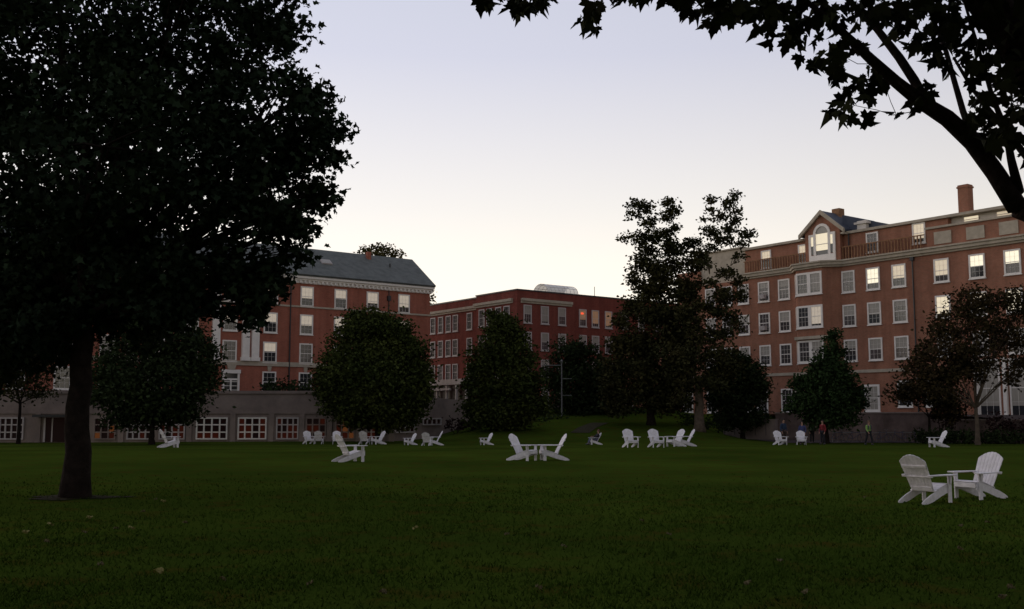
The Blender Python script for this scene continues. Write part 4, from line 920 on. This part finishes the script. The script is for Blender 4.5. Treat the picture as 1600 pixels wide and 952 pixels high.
chairs = [ # x, y(base centre), facing deg, scale, label
 (1448, 786, 35, .93, 'white lawn chair seen from behind in the overlapping pair at the right edge'),
 (1531, 779, 210, .93, 'white lawn chair facing the viewer in the overlapping pair at the right edge'),
 (1219, 695.5, 283, 1, 'white lawn chair turned slightly right, left of the pair before the conical evergreen'),
 (1252, 695.5, 259, 1, 'white lawn chair turned slightly left, right of the pair before the conical evergreen'),
 (1466, 699, 184, 1, 'white lawn chair standing alone in profile before the dark hedge'),
 (985, 699.5, 284, 1, 'white lawn chair facing the viewer, nearest to the seated person on the right'),
 (1025, 699.5, 283, 1, 'white lawn chair facing the viewer between its twin and the chairs in profile'),
 (1056, 698, 212, 1, 'white lawn chair facing left, in front in the overlapping pair by the grey forked trunk'),
 (1072, 697.5, 186, 1, 'white lawn chair in profile, behind in the overlapping pair by the grey forked trunk'),
 (930, 695, 190, .84, 'white lawn chair that holds the seated person in dark clothes'),
 (760, 695.5, 208, .84, 'white lawn chair standing alone below the tapering green tree'),
 (817, 720, 328, 1, 'white lawn chair on the left of the two that face each other'),
 (864, 719.5, 190, 1, 'white lawn chair on the right of the two that face each other'),
 (641, 695.5, 215, .84, 'white lawn chair facing left, just left of a pair before the shallow grid windows'),
 (667, 696.5, 80, .9, 'white lawn chair seen from behind, left in the pair before the shallow grid windows'),
 (680, 696, 192, 1, 'white lawn chair in profile, right in the pair before the shallow grid windows'),
 (482, 694, 300, 1, 'white lawn chair facing the viewer, touching one seen from behind before grid windows'),
 (498, 694, 92, 1, 'white lawn chair seen from behind, touching one that faces the viewer'),
 (526, 694.5, 282, 1, 'white lawn chair partly hidden behind the larger looking single chair left of centre'),
 (546, 722, 35, 1, 'white lawn chair seen from behind, standing alone and nearer left of centre'),
 (569, 694.5, 82, 1, 'white lawn chair seen from behind, left in the pair under the round green tree'),
 (591, 694.5, 217, 1, 'white lawn chair facing left, right in the pair under the round green tree'),
 (264, 699.5, 35, 1.1, 'white lawn chair seen from behind, standing alone right of the large trunk'),
]
chair_objs = []
for i, (px, py, ang, s, lb) in enumerate(chairs):
    o = CH if i == 0 else copy_tree(CH)
    p = ground_at(px, py); o.location = (p.x, p.y, p.z-.01); o.rotation_euler = (0, 0, R(ang+90)); o.scale = (s, s, s)
    tag(o, lb, 'lawn chair', 'white lawn chairs set out on the grass'); chair_objs.append(o)
JCH = chair_objs[9]

# ------------------------------------------------------------------ people
SKIN = mat('skin', (.36, .20, .14), .6); 
def cloth(n, c): return mat(n, c, .9, var=.2, vscale=8)
def skin_mesh(name, J, E, mt, parent, sub=2, root=0):
    me = bpy.data.meshes.new(name); me.from_pydata([j[0] for j in J], E, []); o = bpy.data.objects.new(name, me); C.objects.link(o)
    sk = o.modifiers.new('s', 'SKIN'); sk.use_smooth_shade = True
    for i, j in enumerate(J):
        r = j[1]; d = me.skin_vertices[0].data[i]; d.radius = r if hasattr(r, '__len__') else (r, r); d.use_root = (i == root)
    sb = o.modifiers.new('u', 'SUBSURF'); sb.levels = sub; sb.render_levels = sub
    me.materials.append(mt); o.parent = parent; return o
def person(label, loc, rz, pose, shirt, legs, hair=(.02, .015, .01), h=1.72, vest=None):
    g = empty('person', loc, rz); tag(g, label, 'person'); k = h/1.72
    P = {}
    if pose == 'stand':
        P = dict(pel=(0, 0, .93), ch=(0, 0, 1.25), nk=(0, 0, 1.45), hd=(0, -.02, 1.56), ht=(0, -.01, 1.69))
        for s, n in ((-1, 'l'), (1, 'r')):
            P[n+'hip'] = (s*.09, 0, .90); P[n+'kn'] = (s*.11, -.02, .49); P[n+'an'] = (s*.12, .01+s*.05, .09); P[n+'to'] = (s*.13, -.13+s*.05, .04)
            P[n+'sh'] = (s*.18, 0, 1.38); P[n+'el'] = (s*.25, .03, 1.10); P[n+'wr'] = (s*.24, -.08, .88); P[n+'ha'] = (s*.235, -.11, .80)
    elif pose == 'walk':
        P = dict(pel=(0, 0, .92), ch=(0, -.02, 1.25), nk=(0, -.03, 1.45), hd=(0, -.06, 1.56), ht=(0, -.05, 1.69))
        for s, n in ((-1, 'l'), (1, 'r')):
            P[n+'hip'] = (s*.09, 0, .90); P[n+'kn'] = (s*.10, -.14*s-.05, .50); P[n+'an'] = (s*.10, -.24*s+.06, .10); P[n+'to'] = (s*.11, -.24*s-.08, .05)
            P[n+'sh'] = (s*.18, 0, 1.38); P[n+'el'] = (s*.24, .10*s+.03, 1.12); P[n+'wr'] = (s*.24, .18*s-.06, .92); P[n+'ha'] = (s*.235, .20*s-.09, .85)
    else:  # sitting low in a reclined chair, facing -y
        P = dict(pel=(0, .08, .36), ch=(0, .20, .66), nk=(0, .26, .86), hd=(0, .24, .97), ht=(0, .25, 1.10))
        for s, n in ((-1, 'l'), (1, 'r')):
            P[n+'hip'] = (s*.09, .05, .36); P[n+'kn'] = (s*.12, -.38, .50); P[n+'an'] = (s*.12, -.52, .10); P[n+'to'] = (s*.13, -.68, .05)
            P[n+'sh'] = (s*.18, .22, .79); P[n+'el'] = (s*.27, .02, .60); P[n+'wr'] = (s*.22, -.20, .62); P[n+'ha'] = (s*.20, -.27, .62)
    P = {a: tuple(c*k for c in b) for a, b in P.items()}
    names = list(P); ix = {n: i for i, n in enumerate(names)}
    rad = dict(pel=(.13, .10), ch=(.15, .10), nk=.05, hd=.085, ht=.07, lhip=.085, rhip=.085, lkn=.055, rkn=.055, lan=.04, ran=.04, lto=.035, rto=.035, lsh=.055, rsh=.055, lel=.042, rel=.042, lwr=.03, rwr=.03, lha=.032, rha=.032)
    def R_(n): r = rad[n]; return tuple(v*k for v in r) if hasattr(r, '__len__') else r*k
    E = [('pel', 'ch'), ('ch', 'nk'), ('nk', 'hd'), ('hd', 'ht')]
    for n in 'lr': E += [('pel', n+'hip'), (n+'hip', n+'kn'), (n+'kn', n+'an'), (n+'an', n+'to'), ('ch', n+'sh'), (n+'sh', n+'el'), (n+'el', n+'wr'), (n+'wr', n+'ha')]
    skin_mesh('body', [(P[n], R_(n)) for n in names], [(ix[a], ix[b]) for a, b in E], SKIN, g)
    def sub(nm, ns, mt, extra=.014, ends=()):
        E2 = [(a, b) for a, b in E if a in ns and b in ns]; ii = {n: i for i, n in enumerate(ns)}
        J = []
        for n in ns:
            r = R_(n); r = tuple(v+extra for v in r) if hasattr(r, '__len__') else r+extra
            J.append((P[n], r))
        return skin_mesh(nm, J, [(ii[a], ii[b]) for a, b in E2], mt, g)
    sub('shirt', ['pel', 'ch', 'nk', 'lsh', 'rsh', 'lel', 'rel', 'lwr', 'rwr'], shirt, .018)
    sub('trousers', ['pel', 'lhip', 'rhip', 'lkn', 'rkn', 'lan', 'ran'], legs, .022)
    for n in 'lr':
        a, b = Vector(P[n+'an']), Vector(P[n+'to']); m = MB(); m.tube([a+Vector((0, .05, -.045)), a+Vector((0, 0, -.03)), b+Vector((0, 0, 0)), b+Vector((0, -.03, -.005))], [.04, .055, .05, .025], 8); m.build('shoe', M['metal_dark'], g, smooth=True)
        hnd = MB(); w_ = Vector(P[n+'ha']); wr = Vector(P[n+'wr']); dd = (w_-wr).normalized(); sd = dd.cross(Vector((0, 1, .1))).normalized() if abs(dd.y) < .9 else Vector((1, 0, 0))
        for f_ in range(4): o0 = w_+sd*(f_-1.5)*.018; hnd.tube([o0, o0+dd*.045, o0+dd*(.075-.006*abs(f_-1.3))+Vector((0, -.015, 0))], [.009, .009, .007], 6)
        hnd.tube([w_-dd*.03+sd*.03, w_+sd*.052+dd*.005, w_+sd*.055+dd*.035], [.01, .010, .008], 6)
        hnd.build('hand', SKIN, g, smooth=True)
    # hair cap and face
    hd = Vector(P['hd']); ht = Vector(P['ht']); m = bmesh.new(); bmesh.ops.create_uvsphere(m, u_segments=16, v_segments=10, radius=.108*k)
    for v in list(m.verts):
        v.co.z *= 1.12; v.co.y *= 1.08
    bmesh.ops.delete(m, geom=[v for v in m.verts if v.co.y < -.045*k and v.co.z < .045*k or v.co.z < -.07*k], context='VERTS')
    me = bpy.data.meshes.new('hair'); m.to_mesh(me); m.free(); ho = bpy.data.objects.new('hair', me); C.objects.link(ho); ho.parent = g; ho.location = hd.lerp(ht, .55)+Vector((0, .012, .0)); me.materials.append(mat('hair', hair, .7))
    f = MB(); c = hd.lerp(ht, .45)
    f.tube([c+Vector((0, -.085, .015)), c+Vector((0, -.112, -.018)), c+Vector((0, -.088, -.025))], [.009, .014, .008], 6); f.build('nose', SKIN, g)
    f = MB()
    for s in (-1, 1): f.tube([c+Vector((s*.032-.01, -.088, .018)), c+Vector((s*.032+.01, -.088, .018))], .006, 6)
    f.tube([c+Vector((-.02, -.088, -.05)), c+Vector((.02, -.088, -.05))], .005, 6); f.build('face_features', M['metal_dark'], g)
    if vest:
        v = MB(); ch = Vector(P['ch']); pl = Vector(P['pel'])
        for s in (-1, 1): v.tube([ch+Vector((s*.10, .115, .16)), ch+Vector((s*.11, -.125, .10)), ch+Vector((s*.10, -.13, -.15))], [.03, .03, .03], 6)
        v.build('bag_strap', vest, g, smooth=True)
    return g
g1 = ground_at(1358, 695.5)
person('person in a lime green top and navy front walking alone near the bicycles', g1, R(20), 'walk', cloth('lime_cloth', (.22, .36, .09)), cloth('black_cloth', (.012, .012, .016)), (.16, .10, .05), 1.70, cloth('navy_cloth', (.03, .035, .10)))
g2 = at(1285, 660, 74); g2.z = float(ground_z(g2.x, g2.y))
person('person in a red top and dark trousers standing under the conical evergreen', g2, R(-60), 'stand', cloth('red_cloth', (.19, .015, .02)), cloth('dark_cloth', (.012, .012, .018)), h=1.74)
g3 = at(1224, 660, 73); g3.z = float(ground_z(g3.x, g3.y))
person('person in dark blue clothes standing behind the chair turned slightly right', g3, R(30), 'stand', cloth('blue_cloth', (.018, .035, .075)), cloth('brown_cloth', (.06, .035, .03)), h=1.8)
g4 = at(1253, 660, 72); g4.z = float(ground_z(g4.x, g4.y))
person('person in a mid blue top standing behind the chair turned slightly left', g4, R(-30), 'stand', cloth('denim_cloth', (.05, .06, .16)), cloth('plum_cloth', (.03, .02, .03)), h=1.62)
g5 = at(1268, 660, 79); g5.z = float(ground_z(g5.x, g5.y))
person('person in a dull green top, farthest of the group under the conical evergreen', g5, R(10), 'stand', cloth('green_cloth', (.06, .10, .05)), cloth('night_cloth', (.012, .012, .014)), h=1.72)
pj = JCH.location.copy()
person('person in dark clothes and pale trousers sitting in a white lawn chair', (pj.x, pj.y, pj.z+.0), JCH.rotation_euler.z, 'sit', cloth('black_top', (.015, .012, .018)), cloth('slate_trousers', (.10, .10, .16)), (.10, .03, .02), h=1.55)

# ------------------------------------------------------------------ bicycles, rack, lamp post
def bike_proto():
    g = empty('bicycle'); rr = .33
    for x in (-.52, .52):
        m = MB(); m.tube([(x+rr*math.cos(a), 0, rr+rr*math.sin(a)) for a in np.linspace(0, 2*math.pi, 25)], .02, 6, cap=False); w_ = m.build('wheel', M['metal_dark'], g)
        m = MB()
        for k in range(10): a = k*math.pi/5; m.tube([(x, 0, rr), (x+(rr-.02)*math.cos(a), 0, rr+(rr-.02)*math.sin(a))], .004, 3)
        m.build('spokes', M['metal_grey'], w_)
    m = MB()
    for a, b in (((-.52, rr), (-.14, .30)), ((-.52, rr), (-.22, .76)), ((-.14, .30), (-.24, .82)), ((-.22, .76), (.36, .80)), ((-.14, .30), (.38, .66)), ((.34, .92), (.40, .60)), ((.40, .60), (.52, rr))):
        m.tube([(a[0], 0, a[1]), (b[0], 0, b[1])], .018, 6)
    m.build('frame', cloth('bike_paint', (.06, .06, .12)), g)
    m = MB(); m.tube([(.28, -.27, .96), (.36, -.20, 1.0), (.34, 0, .95), (.36, .20, 1.0), (.28, .27, .96)], .014, 6); m.build('handlebar', M['metal_grey'], g)
    m = MB(); m.prism([(-.38, -.07), (-.10, -.02), (-.10, .02), (-.38, .07)], .82, .87); m.build('saddle', M['metal_dark'], g)
    return g
BK = bike_proto()
for i, (px, Y, a, lb) in enumerate(((1308, 80.0, 8, 'dark bicycle parked nearest to the conical evergreen'), (1335, 80.6, -15, 'dark bicycle parked second from the conical evergreen'),
                                    (1378, 80.0, 12, 'dark bicycle parked just right of the person in lime green'), (1405, 80.5, 170, 'dark bicycle parked second right of the person in lime green'), (1432, 79.6, 20, 'dark bicycle parked farthest right, under the small russet tree'))):
    o = BK if i == 0 else copy_tree(BK); p = at(px, 660, Y); o.location = (p.x, p.y, float(ground_z(p.x, p.y))+.04); o.rotation_euler = (0, 0, R(a)); tag(o, lb, 'bicycle', 'bicycles parked along the retaining wall')
def rack():
    p0 = at(1300, 660, 82); g = empty('bicycle_rack', (p0.x, 82, float(ground_z(p0.x, 82)))); tag(g, 'long grey metal bicycle rack behind the parked bicycles', 'bicycle rack')
    m = MB(); L = 7.0; m.tube([(0, 0, 0), (0, 0, .8), (L, 0, .8), (L, 0, 0)], .03, 8); m.build('frame', M['metal_grey'], g)
    m = MB()
    for k in range(1, 18): m.tube([(L*k/18, 0, .05), (L*k/18, 0, .8)], .012, 5)
    m.build('bars', M['metal_grey'], g)
rack()
def lamp_post():
    p = at(878, 640, 97); z = float(ground_z(p.x, p.y)); g = empty('lamp_post', (p.x, p.y, z)); tag(g, 'thin grey pole with short crossbars before the flat roofed hall', 'pole')
    top = at(878, 567, 97).z-z
    m = MB(); m.tube([(0, 0, -.2), (0, 0, .3), (0, 0, top)], [.11, .08, .055], 10); m.build('pole', M['metal_grey'], g)
    for zz, a, b in ((at(0, 571, 97).z-z, -1.9, 0), (at(0, 592, 97).z-z, 0, .95), (at(0, 618, 97).z-z, 0, .95)):
        m = MB(); m.tube([(a, 0, zz), (b, 0, zz)], .035, 8); m.build('crossbar', M['metal_grey'], g)
    m = MB(); m.tube([(0, 0, top), (0, 0, top+.15), (0, 0, top+.3)], [.1, .14, .05], 10); m.build('cap', M['metal_grey'], g)
lamp_post()

# ------------------------------------------------------------------ fallen leaves, grass blades
LM = mat('fallen_leaf_pale', (.26, .23, .08), .8); LM2 = mat('fallen_leaf_tan', (.10, .08, .03), .8)
lv = MAPLE.copy(); lv[:, 1] -= .4; lv = lv*.105; lv[:, 2] = .02+.02*np.sin(np.arange(len(lv))*1.7)
lm_ = bpy.data.meshes.new('fallen_leaf'); lm_.from_pydata(lv.tolist(), [], [tuple(range(len(lv)))]); lm_.materials.append(LM)
lm2_ = bpy.data.meshes.new('fallen_leaf'); lm2_.from_pydata((lv*.8).tolist(), [], [tuple(range(len(lv)))]); lm2_.materials.append(LM2)
spots = [(248, 902), (40, 840), (78, 826), (205, 833), (255, 788), (140, 815), (650, 833)]
for i, (px, py) in enumerate(spots):
    o = bpy.data.objects.new('fallen_leaf', lm_); C.objects.link(o); p = ground_at(px, py); o.location = (p.x, p.y, p.z+.035); o.rotation_euler = (R(12), R(-18), random.uniform(0, 6.3))
    tag(o, 'pale yellow leaf fallen on the dark lawn in front of the large shade tree', 'leaf', 'pale leaves fallen on the lawn')
for i in range(24):
    o = bpy.data.objects.new('fallen_leaf', lm2_); C.objects.link(o); p = ground_at(random.uniform(10, 1590), random.uniform(770, 945)); o.location = (p.x, p.y, p.z+.035); o.rotation_euler = (R(random.uniform(-25, 25)), R(random.uniform(-25, 25)), random.uniform(0, 6.3))
    tag(o, 'small tan leaf lying on the dark foreground grass', 'leaf', 'tan leaves fallen on the lawn')

def grass():
    n = 150000
    Y = 7.5+(rng.random(n)**1.5)*22.5; X = (rng.random(n)*2-1)*(Y*.56+.5)
    nz = np.sin(X*.7+np.sin(Y*.9)*2)*np.sin(Y*.63+np.sin(X*.5)*2); keep = rng.random(n) < (.55+.35*nz)*(1-sstep(14, 30, Y)); X, Y = X[keep], Y[keep]; n = len(X)
    Z = ground_z(X, Y); a = rng.random(n)*math.pi*2; h = (.02+.035*rng.random(n)); wd = .006+.0004*Y
    dx, dy = np.cos(a)*wd, np.sin(a)*wd; lx, ly = rng.normal(size=n)*.025, rng.normal(size=n)*.025
    V = np.stack([np.stack([X-dx, Y-dy, Z-.005], -1), np.stack([X+dx, Y+dy, Z-.005], -1), np.stack([X+lx, Y+ly, Z+h], -1)], 1)
    gm = mat('grass_blade', (.040, .074, .009), .9, col2=(.034, .058, .008), vscale=.8, island=.14, spec=0)
    o = poly_mesh('grass', V, 3, gm); tag(o, 'short dark lawn grass', 'grass', kind='stuff')
grass()
